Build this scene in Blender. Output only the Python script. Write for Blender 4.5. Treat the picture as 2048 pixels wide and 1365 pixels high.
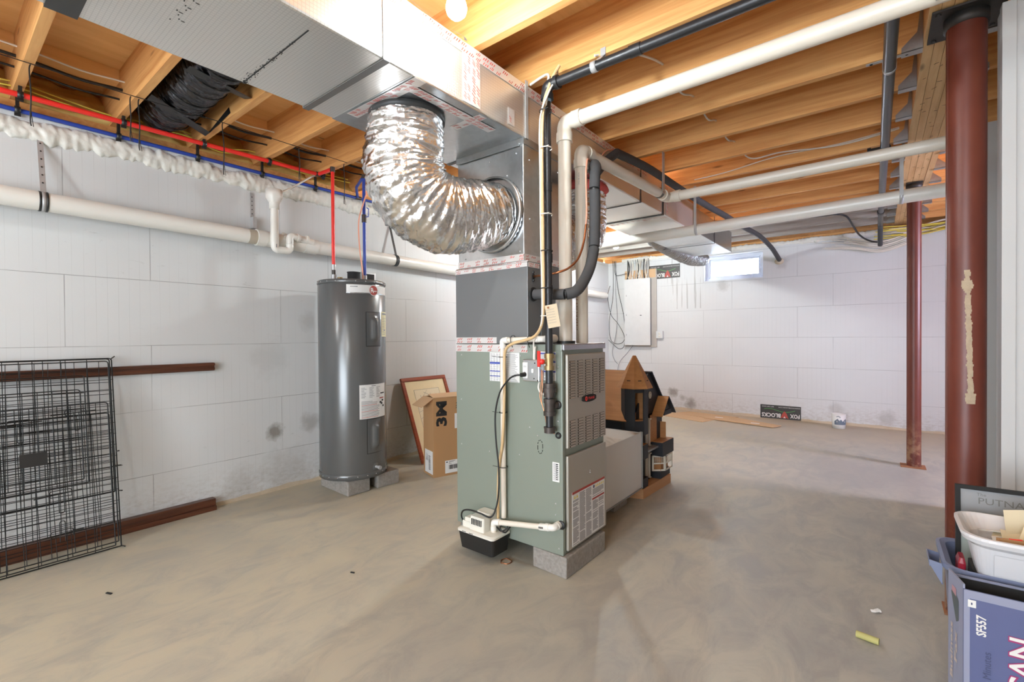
import bpy, math, random
from mathutils import Vector, Matrix, noise
random.seed(7)
S = bpy.context.scene
COL = S.collection
for o in list(bpy.data.objects): bpy.data.objects.remove(o)

# ------------------------------------------------------------------ camera, world, light, exposure
cd = bpy.data.cameras.new('camera'); cam = bpy.data.objects.new('camera', cd); COL.objects.link(cam)
cd.sensor_width = 36.0; cd.lens = 36.0*928/2048; cd.clip_start = 0.02; cd.clip_end = 200
def cam_axes(y, p, r):
    fw = Vector((-math.sin(y)*math.cos(p), math.cos(y)*math.cos(p), math.sin(p)))
    rt = Vector((math.cos(y), math.sin(y), 0)); up = rt.cross(fw)
    r2 = math.cos(r)*rt + math.sin(r)*up; u2 = -math.sin(r)*rt + math.cos(r)*up
    return r2, u2, fw
_r, _u, _f = cam_axes(0.66577, -0.00998, -0.00747)
mw = Matrix.Identity(4)
for i in range(3):
    mw[i][0] = _r[i]; mw[i][1] = _u[i]; mw[i][2] = -_f[i]
mw[0][3], mw[1][3], mw[2][3] = 0, 0, 1.15
cam.matrix_world = mw
S.camera = cam
S.view_settings.view_transform = 'Standard'; S.view_settings.look = 'None'
S.view_settings.gamma = 1.0; S.view_settings.use_curve_mapping = False
S.view_settings.exposure = 0.97
try:
    S.cycles.max_bounces = 10; S.cycles.diffuse_bounces = 6; S.cycles.glossy_bounces = 5
    S.cycles.caustics_reflective = True; S.cycles.sample_clamp_indirect = 4.0; S.cycles.blur_glossy = 0.6
except Exception: pass
W = bpy.data.worlds.new('daylight'); S.world = W; W.use_nodes = True
W.node_tree.nodes['Background'].inputs[0].default_value = (0.78, 0.86, 1.0, 1)
W.node_tree.nodes['Background'].inputs[1].default_value = 5.0
BULB1, BULB2, FILL_BULB1, FILL_BULB2, BULB5 = 14, 31, 23, 13, 28       # bulb strengths, two for fill bulbs added behind the camera
WINDOW_LIGHT = 180
REAR_FILL = 50  # power of the soft fill added at the rear
def area(name, loc, rot, sx, sy, power, color):
    l = bpy.data.lights.new(name, 'AREA'); l.shape = 'RECTANGLE'; l.size = sx; l.size_y = sy
    l.energy = power; l.color = color
    o = bpy.data.objects.new(name, l); COL.objects.link(o); o.location = loc; o.rotation_euler = rot
    return o
# daylight entering by the small basement window and by the window of the right wall (out of view)
area('daylight_back_window', (-1.62, 7.75, 2.3), (math.radians(-78), 0, 0), 0.9, 0.5, 25, (0.72, 0.8, 1.0))
area('daylight_side_window', (3.55, 4.6, 1.7), (0, math.radians(80), 0), 1.5, 1.0, WINDOW_LIGHT, (0.80, 0.75, 1.0))
area('rear_fill_light', (-0.6, -3.45, 1.15), (math.radians(90), 0, 0), 2.6, 1.9, REAR_FILL, (0.89, 0.965, 0.97))  # unseen fill panel added behind the camera to brighten the room

# ------------------------------------------------------------------ helpers
ORG = {}
def props(o, label=None, cat=None, group=None, kind=None):
    if label: o['label'] = label
    if cat: o['category'] = cat
    if group: o['group'] = group
    if kind: o['kind'] = kind
    return o
def T(name, label, cat, loc, group=None):
    o = bpy.data.objects.new(name, None); COL.objects.link(o); o.location = loc
    o.empty_display_size = 0.05
    ORG[o.name] = Vector(loc)
    return props(o, label, cat, group)
_txt = {}
def text_geo(s, bold=0.0):
    k = (s, bold)
    if k not in _txt:
        c = bpy.data.curves.new('lettering', 'FONT'); c.body = s; c.size = 1.0; c.resolution_u = 2; c.offset = bold
        o = bpy.data.objects.new('lettering', c); COL.objects.link(o)
        dg = bpy.context.evaluated_depsgraph_get()
        me = bpy.data.meshes.new_from_object(o.evaluated_get(dg))
        vs = [v.co.copy() for v in me.vertices]; fs = [list(p.vertices) for p in me.polygons]
        bpy.data.objects.remove(o); bpy.data.meshes.remove(me)
        x0 = min(v.x for v in vs); x1 = max(v.x for v in vs); y0 = min(v.y for v in vs); y1 = max(v.y for v in vs)
        vs = [((v.x-x0), (v.y-y0)) for v in vs]
        _txt[k] = (vs, fs, x1-x0, y1-y0)
    return _txt[k]
class MB:
    def __init__(s): s.v = []; s.f = []; s.m = []; s.sm = []
    def add(s, vs, fs, m=0, smooth=False):
        b = len(s.v); s.v += [Vector(v) for v in vs]
        for f in fs: s.f.append([b+i for i in f]); s.m.append(m); s.sm.append(smooth)
        return s
    def box(s, x0, x1, y0, y1, z0, z1, m=0):
        vs = [(x0,y0,z0),(x1,y0,z0),(x1,y1,z0),(x0,y1,z0),(x0,y0,z1),(x1,y0,z1),(x1,y1,z1),(x0,y1,z1)]
        return s.add(vs, [(3,2,1,0),(4,5,6,7),(0,1,5,4),(1,2,6,5),(2,3,7,6),(3,0,4,7)], m)
    def obox(s, o, a, b, c, m=0):
        o, a, b, c = map(Vector, (o, a, b, c))
        vs = [o, o+a, o+a+b, o+b, o+c, o+a+c, o+a+b+c, o+b+c]
        fs = [(3,2,1,0),(4,5,6,7),(0,1,5,4),(1,2,6,5),(2,3,7,6),(3,0,4,7)]
        if a.cross(b).dot(c) < 0: fs = [f[::-1] for f in fs]
        return s.add(vs, fs, m)
    def quad(s, a, b, c, d, m=0): return s.add([a,b,c,d], [(0,1,2,3)], m)
    def prism(s, poly, d, m=0, m2=None):
        n = len(poly); d = Vector(d); p = [Vector(q) for q in poly]
        s.add(p + [q+d for q in p], [list(range(n))[::-1], list(range(n, 2*n))], m)
        s.add(p + [q+d for q in p], [(i, (i+1) % n, n+(i+1) % n, n+i) for i in range(n)], m if m2 is None else m2)
        return s
    def tube(s, pts, r, seg=14, m=0, cap=True, smooth=True, rf=None, closed=False):
        pts = [Vector(p) for p in pts]; n = len(pts)
        tang = []
        for i in range(n):
            a = pts[max(i-1, 0)]; b = pts[min(i+1, n-1)]
            if i > 0 and i < n-1:
                t = (pts[i]-a).normalized() + (b-pts[i]).normalized()
            else: t = b-a
            tang.append(t.normalized() if t.length > 1e-9 else Vector((0,0,1)))
        ref = Vector((0,0,1)) if abs(tang[0].z) < 0.9 else Vector((1,0,0))
        nrm = (ref - tang[0]*ref.dot(tang[0])).normalized()
        vs = []
        for i in range(n):
            if i: nrm = (nrm - tang[i]*nrm.dot(tang[i])).normalized()
            bn = tang[i].cross(nrm)
            # mitre correction
            k = 1.0
            for j in range(seg):
                a = 2*math.pi*j/seg
                rr = (r[i] if isinstance(r, (list, tuple)) else r)
                if rf: rr = rf(i, a, rr)
                vs.append(pts[i] + (nrm*math.cos(a) + bn*math.sin(a))*rr*k)
        fs = [(i*seg+j, i*seg+(j+1) % seg, (i+1)*seg+(j+1) % seg, (i+1)*seg+j) for i in range(n-1) for j in range(seg)]
        s.add(vs, fs, m, smooth)
        if cap:
            s.add(vs[:seg], [list(range(seg))[::-1]], m); s.add(vs[-seg:], [list(range(seg))], m)
        return s
    def cyl(s, a, b, r, seg=20, m=0, r2=None, smooth=True):
        return s.tube([a, b], [r, r if r2 is None else r2], seg, m, True, smooth)
    def lathe(s, c, prof, seg=32, m=0, axis='z', smooth=True, a0=0, a1=2*math.pi):
        c = Vector(c); full = abs(a1-a0-2*math.pi) < 1e-6; k = seg if full else seg+1
        vs = []
        for r, h in prof:
            for j in range(k):
                a = a0+(a1-a0)*j/seg; x, y = r*math.cos(a), r*math.sin(a)
                vs.append(c + (Vector((x, y, h)) if axis == 'z' else Vector((h, x, y)) if axis == 'x' else Vector((y, h, x))))
        fs = []
        for i in range(len(prof)-1):
            for j in range(seg):
                q = (j+1) % k
                fs.append((i*k+j, i*k+q, (i+1)*k+q, (i+1)*k+j))
        return s.add(vs, fs, m, smooth)
    def sphere(s, c, r, m=0, seg=16, rings=10, sx=1, sy=1, sz=1):
        pr = [(max(r*math.sin(math.pi*i/rings), 1e-5), -r*math.cos(math.pi*i/rings)) for i in range(rings+1)]
        b = len(s.v); s.lathe((0,0,0), pr, seg, m)
        for i in range(b, len(s.v)): s.v[i] = Vector((s.v[i].x*sx, s.v[i].y*sy, s.v[i].z*sz)) + Vector(c)
        return s
    def text(s, t, o, ux, uy, w=None, h=None, m=0, bold=0.0, lift=0.0):
        """lettering lying in the plane of ux (reading direction) and uy (up); w or h gives its size"""
        vs, fs, tw, th = text_geo(t, bold); ux = Vector(ux).normalized(); uy = Vector(uy).normalized()
        kx = (w/tw) if w else h/th; ky = (h/th) if h else kx
        n = ux.cross(uy)*lift; o = Vector(o)
        return s.add([o + ux*x*kx + uy*y*ky + n for x, y in vs], fs, m)
    def build(s, name, mats, parent=None, label=None, bevel=0, cat=None, group=None, kind=None, sub=0):
        if not isinstance(mats, (list, tuple)): mats = [mats]
        if parent is not None: org = ORG[parent.name]
        else:
            xs = [v.x for v in s.v]; ys = [v.y for v in s.v]; zs = [v.z for v in s.v]
            org = Vector(((min(xs)+max(xs))/2, (min(ys)+max(ys))/2, min(zs)))
        me = bpy.data.meshes.new(name)
        me.from_pydata([v-org for v in s.v], [], s.f)
        for mt in mats: me.materials.append(mt)
        me.polygons.foreach_set('material_index', s.m); me.polygons.foreach_set('use_smooth', s.sm)
        me.update()
        o = bpy.data.objects.new(name, me); COL.objects.link(o)
        if parent is not None: o.parent = parent
        else: o.location = org
        ORG[o.name] = org
        if bevel:
            b = o.modifiers.new('bevel', 'BEVEL'); b.width = bevel; b.segments = 2; b.limit_method = 'ANGLE'; b.angle_limit = math.radians(40)
        props(o, label, cat, group, kind)
        return o
def fillet(pts, r, n=7):
    pts = [Vector(p) for p in pts]; out = [pts[0]]
    for i in range(1, len(pts)-1):
        a, b, c = pts[i-1], pts[i], pts[i+1]
        d1 = (a-b); d2 = (c-b); k = min(r, d1.length*0.49, d2.length*0.49)
        p = b+d1.normalized()*k; q = b+d2.normalized()*k
        for j in range(n+1):
            t = j/n; out.append(p*(1-t)**2 + b*2*t*(1-t) + q*t*t)
    out.append(pts[-1]); return out
def smoothline(pts, n=8):
    pts = [Vector(p) for p in pts]; P = [pts[0]] + pts + [pts[-1]]; out = []
    for i in range(1, len(P)-2):
        a, b, c, d = P[i-1:i+3]
        for j in range(n):
            t = j/n
            out.append(0.5*((2*b) + (c-a)*t + (2*a-5*b+4*c-d)*t*t + (3*b-a-3*c+d)*t**3))
    out.append(pts[-1]); return out
def ell(mb, c, r, d0, d1, m=0, br=None):
    """pvc elbow with collars: from direction d0 (towards first pipe) to d1"""
    c = Vector(c); d0 = Vector(d0).normalized(); d1 = Vector(d1).normalized(); L = r*2.1
    mb.tube(fillet([c+d0*L, c, c+d1*L], L*0.95, 8), r*1.12, 20, m)
    mb.cyl(c+d0*L*0.75, c+d0*(L+r*0.9), r*1.24, 20, m); mb.cyl(c+d1*L*0.75, c+d1*(L+r*0.9), r*1.24, 20, m)

# ------------------------------------------------------------------ materials
class N:
    def __init__(s, name):
        s.mat = bpy.data.materials.new(name); s.mat.use_nodes = True; s.t = s.mat.node_tree
        s.b = s.t.nodes['Principled BSDF']; s.out = s.t.nodes['Material Output']
        s.tc = s.t.nodes.new('ShaderNodeTexCoord'); s.co = s.tc.outputs['Object']
        g = s.t.nodes.new('ShaderNodeNewGeometry'); s.pos = g.outputs['Position']
    def n(s, typ, ins=None, **kw):
        nd = s.t.nodes.new('ShaderNode'+typ)
        for k, v in kw.items(): setattr(nd, k, v)
        for k, v in (ins or {}).items():
            if hasattr(v, 'is_output'): s.t.links.new(v, nd.inputs[k])
            else: nd.inputs[k].default_value = v
        return nd
    def link(s, a, b): s.t.links.new(a, b)
    def mapped(s, scale, src=None, loc=(0,0,0)):
        return s.n('Mapping', {'Vector': src or s.pos, 'Scale': scale, 'Location': loc}).outputs[0]
    def noise(s, scale, detail=4, rough=0.55, vec=None, dist=0.0):
        return s.n('TexNoise', {'Vector': vec or s.pos, 'Scale': scale, 'Detail': detail, 'Roughness': rough, 'Distortion': dist}).outputs['Fac']
    def ramp(s, fac, stops, interp='LINEAR'):
        r = s.n('ValToRGB', {'Fac': fac}); e = r.color_ramp.elements; r.color_ramp.interpolation = interp
        while len(e) < len(stops): e.new(0.5)
        for x, (p, c) in zip(e, stops): x.position = p; x.color = (c, c, c, 1) if isinstance(c, (int, float)) else (*c, 1)
        return r.outputs[0]
    def mix(s, fac, a, b, mode='MIX'):
        nd = s.t.nodes.new('ShaderNodeMix'); nd.data_type = 'RGBA'; nd.blend_type = mode
        for idx, v in ((0, fac), (6, a), (7, b)):
            if hasattr(v, 'is_output'): s.t.links.new(v, nd.inputs[idx])
            else: nd.inputs[idx].default_value = v if idx == 0 else ((*v, 1) if len(v) == 3 else v)
        return nd.outputs[2]
    def math(s, op, a, b=0.0, c=0.0):
        nd = s.t.nodes.new('ShaderNodeMath'); nd.operation = op
        for i, v in enumerate((a, b, c)):
            if hasattr(v, 'is_output'): s.t.links.new(v, nd.inputs[i])
            else: nd.inputs[i].default_value = v
        return nd.outputs[0]
    def bump(s, h, strength=0.3, dist=0.01):
        b = s.n('Bump', {'Height': h, 'Strength': strength, 'Distance': dist}); s.link(b.outputs[0], s.b.inputs['Normal'])
    def color(s, c):
        if hasattr(c, 'is_output'): s.link(c, s.b.inputs['Base Color'])
        else: s.b.inputs['Base Color'].default_value = (*c, 1)
    def rough(s, v):
        if hasattr(v, 'is_output'): s.link(v, s.b.inputs['Roughness'])
        else: s.b.inputs['Roughness'].default_value = v
    def metal(s, v): s.b.inputs['Metallic'].default_value = v
def pm(name, col, rough=0.5, metal=0.0, var=0.06, scale=12, bump=0.0, bscale=60, emit=None):
    m = N(name); f = m.noise(scale)
    d = tuple(max(0, c*(1-var)) for c in col); u = tuple(min(1, c*(1+var)) for c in col)
    m.color(m.mix(f, d, u)); m.rough(rough); m.metal(metal)
    if bump: m.bump(m.noise(bscale, 3), bump, 0.004)
    if emit: m.b.inputs['Emission Color'].default_value = (*emit[0], 1); m.b.inputs['Emission Strength'].default_value = emit[1]
    return m.mat
def wood(name, base, dark, axis, rough=0.65, sc=1.0, knots=True):
    m = N(name)
    st = {'x': (0.7, 9, 14), 'y': (9, 0.7, 14), 'z': (9, 9, 0.7)}[axis]
    v = m.mapped(tuple(q*sc for q in st))
    g = m.noise(3.0, 6, 0.6, v, 0.6); c = m.ramp(g, [(0.3, dark), (0.62, base)])
    big = m.noise(1.1, 2); c = m.mix(m.ramp(big, [(0.35, 0.0), (0.7, 0.35)]), c, tuple(q*0.82 for q in base))
    if knots:
        kv = m.mapped({'x': (2.2, 9, 9), 'y': (9, 2.2, 9), 'z': (9, 9, 2.2)}[axis])
        k = m.n('TexVoronoi', {'Vector': kv, 'Scale': 0.9}).outputs['Distance']
        c = m.mix(m.ramp(k, [(0.05, 0.85), (0.11, 0.0)]), c, tuple(q*0.45 for q in dark))
    m.color(c); m.rough(rough); m.bump(g, 0.15, 0.003)
    return m.mat
def icf(name, horiz):
    """painted insulated-form wall: staggered block seams, faint tie lines, scuffs"""
    m = N(name); sp = m.n('SeparateXYZ', {'Vector': m.pos}).outputs
    h = sp[0] if horiz == 'x' else sp[1]; off = 2.013 if horiz == 'x' else -0.495
    px = m.math('ADD', h, off + 1.19*8); pz = m.math('ADD', sp[2], 0.1005)
    wob = m.noise(1.3, 2); pz = m.math('ADD', pz, m.math('MULTIPLY', m.math('SUBTRACT', wob, 0.5), 0.012))
    v = m.n('CombineXYZ', {'X': px, 'Y': pz, 'Z': 0.0}).outputs[0]
    br = m.n('TexBrick', {'Vector': v, 'Scale': 1.0, 'Mortar Size': 0.0023, 'Mortar Smooth': 0.3, 'Brick Width': 1.19, 'Row Height': 0.4035})
    br.offset = 0.672; br.offset_frequency = 2; br.squash_frequency = 2; br.squash = 1.0
    seam = br.outputs['Fac']
    patchy = m.ramp(m.noise(3.0, 3), [(0.36, 0.25), (0.56, 1.0)])
    seam = m.math('MULTIPLY', seam, patchy)
    # faint vertical tie lines every 5 cm
    fr = m.math('FRACT', m.math('DIVIDE', px, 0.0508)); tl = m.math('LESS_THAN', fr, 0.035)
    tl = m.math('MULTIPLY', tl, m.ramp(m.noise(2.2, 2), [(0.38, 0.04), (0.62, 0.34)]))
    base = m.mix(m.noise(1.5, 3), (0.54, 0.55, 0.545), (0.625, 0.637, 0.632))
    sc = m.n('Mapping', {'Vector': m.pos, 'Scale': (5, 5, 12)}).outputs[0]
    scuff = m.ramp(m.noise(1.6, 8, 0.75, sc, 1.2), [(0.62, 0.0), (0.72, 0.5)])
    region = m.ramp(m.noise(1.0, 2, 0.5, m.mapped((1,1,1.6))), [(0.48, 0.0), (0.62, 1.0)])
    c = m.mix(m.math('MULTIPLY', scuff, region), base, (0.30, 0.29, 0.27))
    low = m.ramp(sp[2], [(0.0, 1.0), (0.30, 0.0)])          # mud splashed along the foot of the wall
    mud = m.ramp(m.noise(4.0, 7, 0.7, sc), [(0.45, 0.0), (0.62, 0.7)])
    c = m.mix(m.math('MULTIPLY', mud, low), c, (0.40, 0.37, 0.33))
    foot = m.math('LESS_THAN', m.math('ADD', sp[2], m.math('MULTIPLY', m.noise(2.0, 3), 0.10)), 0.078)
    c = m.mix(m.math('MULTIPLY', foot, 0.8), c, (0.52, 0.40, 0.25))
    spots = [(1.632,0.45,0.075,0.9),(1.92,0.47,0.10,0.5),(1.40,0.10,0.16,0.25),(1.72,0.13,0.22,0.28),(1.90,1.28,0.09,0.25),(1.60,1.0,0.16,0.15)] if horiz == 'y' else \
            [(-2.47,0.27,0.09,0.8),(-2.20,0.12,0.10,0.8),(-2.32,0.20,0.07,0.5),(-1.0,2.12,0.10,0.3),(-1.75,1.86,0.12,0.35),(0.10,0.12,0.12,0.35),(-0.4,0.2,0.1,0.25)]
    for (a, z, r, k) in spots:
        dx = m.math('SUBTRACT', h, a); dz = m.math('SUBTRACT', sp[2], z)
        d = m.math('SQRT', m.math('ADD', m.math('MULTIPLY', dx, dx), m.math('MULTIPLY', dz, dz)))
        d = m.math('ADD', d, m.math('MULTIPLY', m.math('SUBTRACT', m.noise(9, 4, 0.7), 0.5), r*1.6))
        c = m.mix(m.ramp(m.math('DIVIDE', d, r), [(0.35, k), (1.0, 0.0)]), c, (0.22, 0.20, 0.175))
    if horiz == 'x':   # adhesive drips below the printed panel beside the window
        fv = m.n('Mapping', {'Vector': m.pos, 'Scale': (26, 1, 1.2)}).outputs[0]
        dr = m.ramp(m.noise(1.0, 3, 0.6, fv), [(0.60, 0.0), (0.66, 0.55)])
        inx = m.math('MULTIPLY', m.math('GREATER_THAN', h, -2.6), m.math('LESS_THAN', h, -2.03)); inx = m.math('MULTIPLY', inx, m.math('GREATER_THAN', sp[2], 1.55))
        c = m.mix(m.math('MULTIPLY', dr, inx), c, (0.25, 0.24, 0.22))
    c = m.mix(tl, c, (0.33, 0.33, 0.32)); c = m.mix(m.math('MULTIPLY', seam, 0.62), c, (0.16, 0.16, 0.16))
    m.color(c); m.rough(0.6)
    m.bump(m.math('SUBTRACT', m.math('MULTIPLY', m.noise(60, 3), 0.25), seam), 0.35, 0.004)
    return m.mat
def concrete_floor():
    m = N('floor_concrete')
    a = m.noise(0.9, 5, 0.6, m.mapped((1, 1.3, 1)), 0.6); b = m.noise(4.5, 8, 0.7, m.mapped((1.6, 0.8, 1)), 0.8)
    c = m.mix(m.ramp(a, [(0.35, 0.0), (0.65, 1.0)]), (0.345, 0.343, 0.32), (0.46, 0.445, 0.378))
    c = m.mix(m.ramp(b, [(0.38, 0.75), (0.58, 0.0)]), c, (0.285, 0.283, 0.268))
    sx = m.n('SeparateXYZ', {'Vector': m.pos}).outputs
    left_tan = m.ramp(m.math('ADD', sx[0], m.math('MULTIPLY', m.noise(0.8, 3), 1.2)), [(0.0, 1.0), (0.6, 0.0)])
    lft = m.n('MapRange', {'Value': m.math('ADD', sx[0], m.math('MULTIPLY', m.noise(0.8, 3), 1.6)), 'From Min': -1.3, 'From Max': 0.6, 'To Min': 0.55, 'To Max': 0.0}).outputs[0]
    c = m.mix(m.math('MULTIPLY', lft, m.ramp(b, [(0.3, 0.4), (0.6, 1.0)])), c, (0.50, 0.436, 0.29))      # tan tint growing towards the left
    yb = m.n('MapRange', {'Value': m.math('ADD', sx[1], m.noise(1.2, 3)), 'From Min': 6.2, 'From Max': 7.6, 'To Min': 0.0, 'To Max': 0.7}).outputs[0]
    c = m.mix(yb, c, (0.46, 0.36, 0.24))
    fine = m.noise(40, 6, 0.8); c = m.mix(m.ramp(fine, [(0.62, 0.0), (0.75, 0.25)]), c, (0.16, 0.14, 0.12))
    cr = m.n('TexVoronoi', {'Vector': m.mapped((0.28, 0.28, 1), loc=(0.3, 0.1, 0)), 'Scale': 1.0}, feature='DISTANCE_TO_EDGE').outputs[0]
    cr = m.math('ADD', cr, m.math('MULTIPLY', m.math('SUBTRACT', m.noise(5, 4), 0.5), 0.03))
    c = m.mix(m.ramp(cr, [(0.0, 0.0), (0.0015, 0.0)]), c, (0.2, 0.18, 0.16))
    m.color(c); m.rough(m.ramp(b, [(0.3, 0.42), (0.7, 0.62)])); m.bump(m.math('ADD', b, m.math('MULTIPLY', fine, 0.4)), 0.12, 0.004)
    return m.mat
def foil_mat(name, grid=0.0, rough=0.22, crinkle=0.3, col=(0.86, 0.85, 0.83), cs=18, met=1.0):
    m = N(name); m.metal(met)
    n1 = m.noise(cs, 5, 0.6); n2 = m.noise(cs*0.25, 3)
    h = m.math('ADD', m.math('MULTIPLY', n1, crinkle), m.math('MULTIPLY', n2, crinkle*1.4))
    c = m.mix(m.noise(3, 3), tuple(q*0.92 for q in col), col)
    if grid:
        sp = m.n('SeparateXYZ', {'Vector': m.pos}).outputs; g = None
        for k in range(3):
            fr = m.math('FRACT', m.math('DIVIDE', m.math('ADD', sp[k], 50.003), grid)); l = m.math('LESS_THAN', fr, 0.16)
            g = l if g is None else m.math('MAXIMUM', g, l)
        # lines parallel to the face are constant on it and vanish; keep the two crossing sets
        nz = m.n('SeparateXYZ', {'Vector': m.n('NewGeometry').outputs['Normal']}).outputs
        gs = []
        for k in range(3):
            fr = m.math('FRACT', m.math('DIVIDE', m.math('ADD', sp[k], 50.003), grid)); l = m.math('LESS_THAN', fr, 0.16)
            gs.append(m.math('MULTIPLY', l, m.math('LESS_THAN', m.math('ABSOLUTE', nz[k]), 0.5)))
        g = m.math('MAXIMUM', m.math('MAXIMUM', gs[0], gs[1]), gs[2])
        c = m.mix(m.math('MULTIPLY', g, 0.40), c, tuple(q*0.6 for q in col)); h = m.math('ADD', h, m.math('MULTIPLY', g, 0.08))
        m.rough(rough)
    else: m.rough(rough)
    m.color(c); m.bump(h, 0.5, 0.01)
    return m.mat
def galv(name, col=(0.60, 0.62, 0.63), rough=0.28):
    m = N(name); m.metal(1.0); v = m.n('TexVoronoi', {'Vector': m.pos, 'Scale': 40.0}).outputs['Color']
    f = m.n('SeparateXYZ', {'Vector': v}).outputs[0]
    m.color(m.mix(f, tuple(q*0.95 for q in col), tuple(min(1, q*1.04) for q in col)))
    m.rough(rough); m.bump(m.noise(3.0, 3), 0.08, 0.02)
    return m.mat
M = {}
M['wall_l'] = icf('painted_block_left', 'y'); M['wall_b'] = icf('painted_block_back', 'x')
M['drywall'] = pm('painted_drywall', (0.50, 0.50, 0.495), 0.6, 0, 0.05, 2, 0.1, 40)
M['floor'] = concrete_floor()
M['joist'] = wood('pine_joist', (0.76, 0.41, 0.145), (0.56, 0.235, 0.062), 'x')
M['greyjoist'] = wood('oversprayed_joist', (0.40, 0.37, 0.33), (0.28, 0.25, 0.21), 'x')
M['beam'] = wood('pine_beam', (0.74, 0.48, 0.23), (0.54, 0.30, 0.12), 'y')
M['ply'] = wood('plywood_subfloor', (0.90, 0.56, 0.23), (0.72, 0.39, 0.13), 'y', sc=0.5)
M['trimwood'] = wood('dark_stained_trim', (0.105, 0.033, 0.014), (0.045, 0.014, 0.007), 'y', 0.35, knots=False)
M['cherry'] = wood('cherry_frame', (0.30, 0.065, 0.022), (0.17, 0.03, 0.010), 'y', 0.3, knots=False)
M['pvc'] = pm('cream_pvc', (0.72, 0.66, 0.56), 0.32, 0, 0.05, 3)
M['pvcw'] = pm('white_pvc', (0.76, 0.74, 0.68), 0.3, 0, 0.04, 4)
M['iron'] = pm('black_iron', (0.028, 0.028, 0.030), 0.38, 0.35, 0.3, 20, 0.15, 90)
M['abs'] = pm('black_plastic_pipe', (0.050, 0.055, 0.062), 0.33, 0.0, 0.25, 8)
M['black'] = pm('black_plastic', (0.012, 0.012, 0.012), 0.45)
M['fitting'] = pm('malleable_fitting', (0.075, 0.062, 0.055), 0.5, 0.5, 0.3, 30, 0.2, 90)
M['brass'] = pm('brass', (0.36, 0.26, 0.13), 0.45, 0.8)
M['red'] = pm('red_plastic', (0.72, 0.028, 0.02), 0.35)
M['redpex'] = pm('red_pex', (0.80, 0.030, 0.022), 0.35); M['bluepex'] = pm('blue_pex', (0.020, 0.055, 0.33), 0.35)
M['copper'] = pm('copper', (0.62, 0.26, 0.13), 0.3, 1.0)
M['orange'] = pm('orange_tube', (0.80, 0.36, 0.24), 0.4)
M['foam_ins'] = pm('charcoal_foam_sleeve', (0.060, 0.060, 0.062), 0.8, 0, 0.15, 15, 0.2, 50)
M['cable'] = pm('white_cable', (0.72, 0.68, 0.60), 0.4)
M['foilgrid'] = foil_mat('foil_scrim_board', 0.0125, 0.32, 0.10, (0.86, 0.84, 0.80), 9, 0.84)
M['foil'] = foil_mat('crinkled_foil', 0, 0.20, 0.5, (0.90, 0.89, 0.88), 60)
M['tape'] = foil_mat('foil_tape', 0, 0.3, 0.3, (0.84, 0.82, 0.80), 40, 0.6)
M['print_red'] = pm('red_print', (0.56, 0.08, 0.06), 0.45)
M['galv'] = galv('galvanised_steel'); M['galv_dull'] = galv('dull_galvanised', (0.42, 0.43, 0.43), 0.42)
M['bandgrey'] = pm('grey_band', (0.13, 0.125, 0.12), 0.5)
M['strap'] = pm('steel_strap', (0.46, 0.46, 0.46), 0.4, 0.35)
M['darkstrap'] = pm('dark_strap', (0.035, 0.036, 0.036), 0.5)
M['coil'] = pm('grey_painted_steel', (0.165, 0.170, 0.172), 0.42, 0.35, 0.03, 3)
M['furn'] = pm('sage_grey_steel', (0.245, 0.280, 0.235), 0.38, 0.25, 0.04, 2)
M['furn_door'] = pm('taupe_steel_door', (0.40, 0.375, 0.32), 0.36, 0.35, 0.05, 2)
M['silver'] = pm('silver_trim', (0.50, 0.51, 0.53), 0.25, 0.9)
M['dark'] = pm('dark_recess', (0.012, 0.012, 0.012), 0.8)
M['slotlight'] = pm('louver_lip', (0.48, 0.48, 0.48), 0.3, 0.6)
M['label'] = pm('white_label', (0.74, 0.74, 0.72), 0.45); M['ink'] = pm('grey_print', (0.20, 0.20, 0.21), 0.5)
M['blueink'] = pm('blue_print', (0.06, 0.09, 0.36), 0.5); M['yellow'] = pm('yellow_print', (0.75, 0.62, 0.10), 0.5)
M['paleyellow'] = pm('pale_yellow_label', (0.74, 0.70, 0.42), 0.5)
M['heater'] = pm('grey_enamel', (0.125, 0.129, 0.129), 0.24, 0.3, 0.04, 3)
M['block'] = pm('concrete_block', (0.27, 0.25, 0.225), 0.95, 0, 0.45, 60, 1.0, 90)
M['kraft'] = pm('brown_cardboard', (0.42, 0.235, 0.105), 0.75, 0, 0.06, 6); M['kraft_l'] = pm('pale_cardboard', (0.55, 0.36, 0.20), 0.75, 0, 0.05, 6)
M['paper'] = pm('cream_paper', (0.70, 0.61, 0.42), 0.7, 0, 0.06, 8); M['mat'] = pm('ivory_mat', (0.72, 0.60, 0.36), 0.7)
M['navy'] = pm('navy_black_paint', (0.012, 0.014, 0.020), 0.6, 0, 0.2, 30); M['shingle'] = wood('brown_fibreboard', (0.46, 0.215, 0.075), (0.36, 0.16, 0.055), 'x', knots=False)
M['dollwood'] = wood('dollhouse_wood', (0.52, 0.28, 0.13), (0.42, 0.21, 0.09), 'y', knots=False)
M['whitewood'] = pm('white_painted_wood', (0.66, 0.63, 0.55), 0.5)
M['redox'] = N('red_oxide_steel')
m = M['redox']; c = m.mix(m.ramp(m.noise(5, 5, 0.6, m.mapped((1,1,0.5))), [(0.35, 0.0), (0.7, 1.0)]), (0.105, 0.020, 0.011), (0.155, 0.036, 0.020))
c = m.mix(m.ramp(m.noise(9, 7, 0.75, m.mapped((1.5,1.5,0.35))), [(0.66, 0.0), (0.72, 0.55)]), c, (0.045, 0.045, 0.055))
sp = m.n('SeparateXYZ', {'Vector': m.pos}).outputs
c = m.mix(m.math('MULTIPLY', m.ramp(m.noise(14, 6, 0.7), [(0.45, 0.0), (0.6, 0.6)]), m.ramp(sp[2], [(0.10, 1.0), (0.45, 0.0)])), c, (0.36, 0.22, 0.12))
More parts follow.
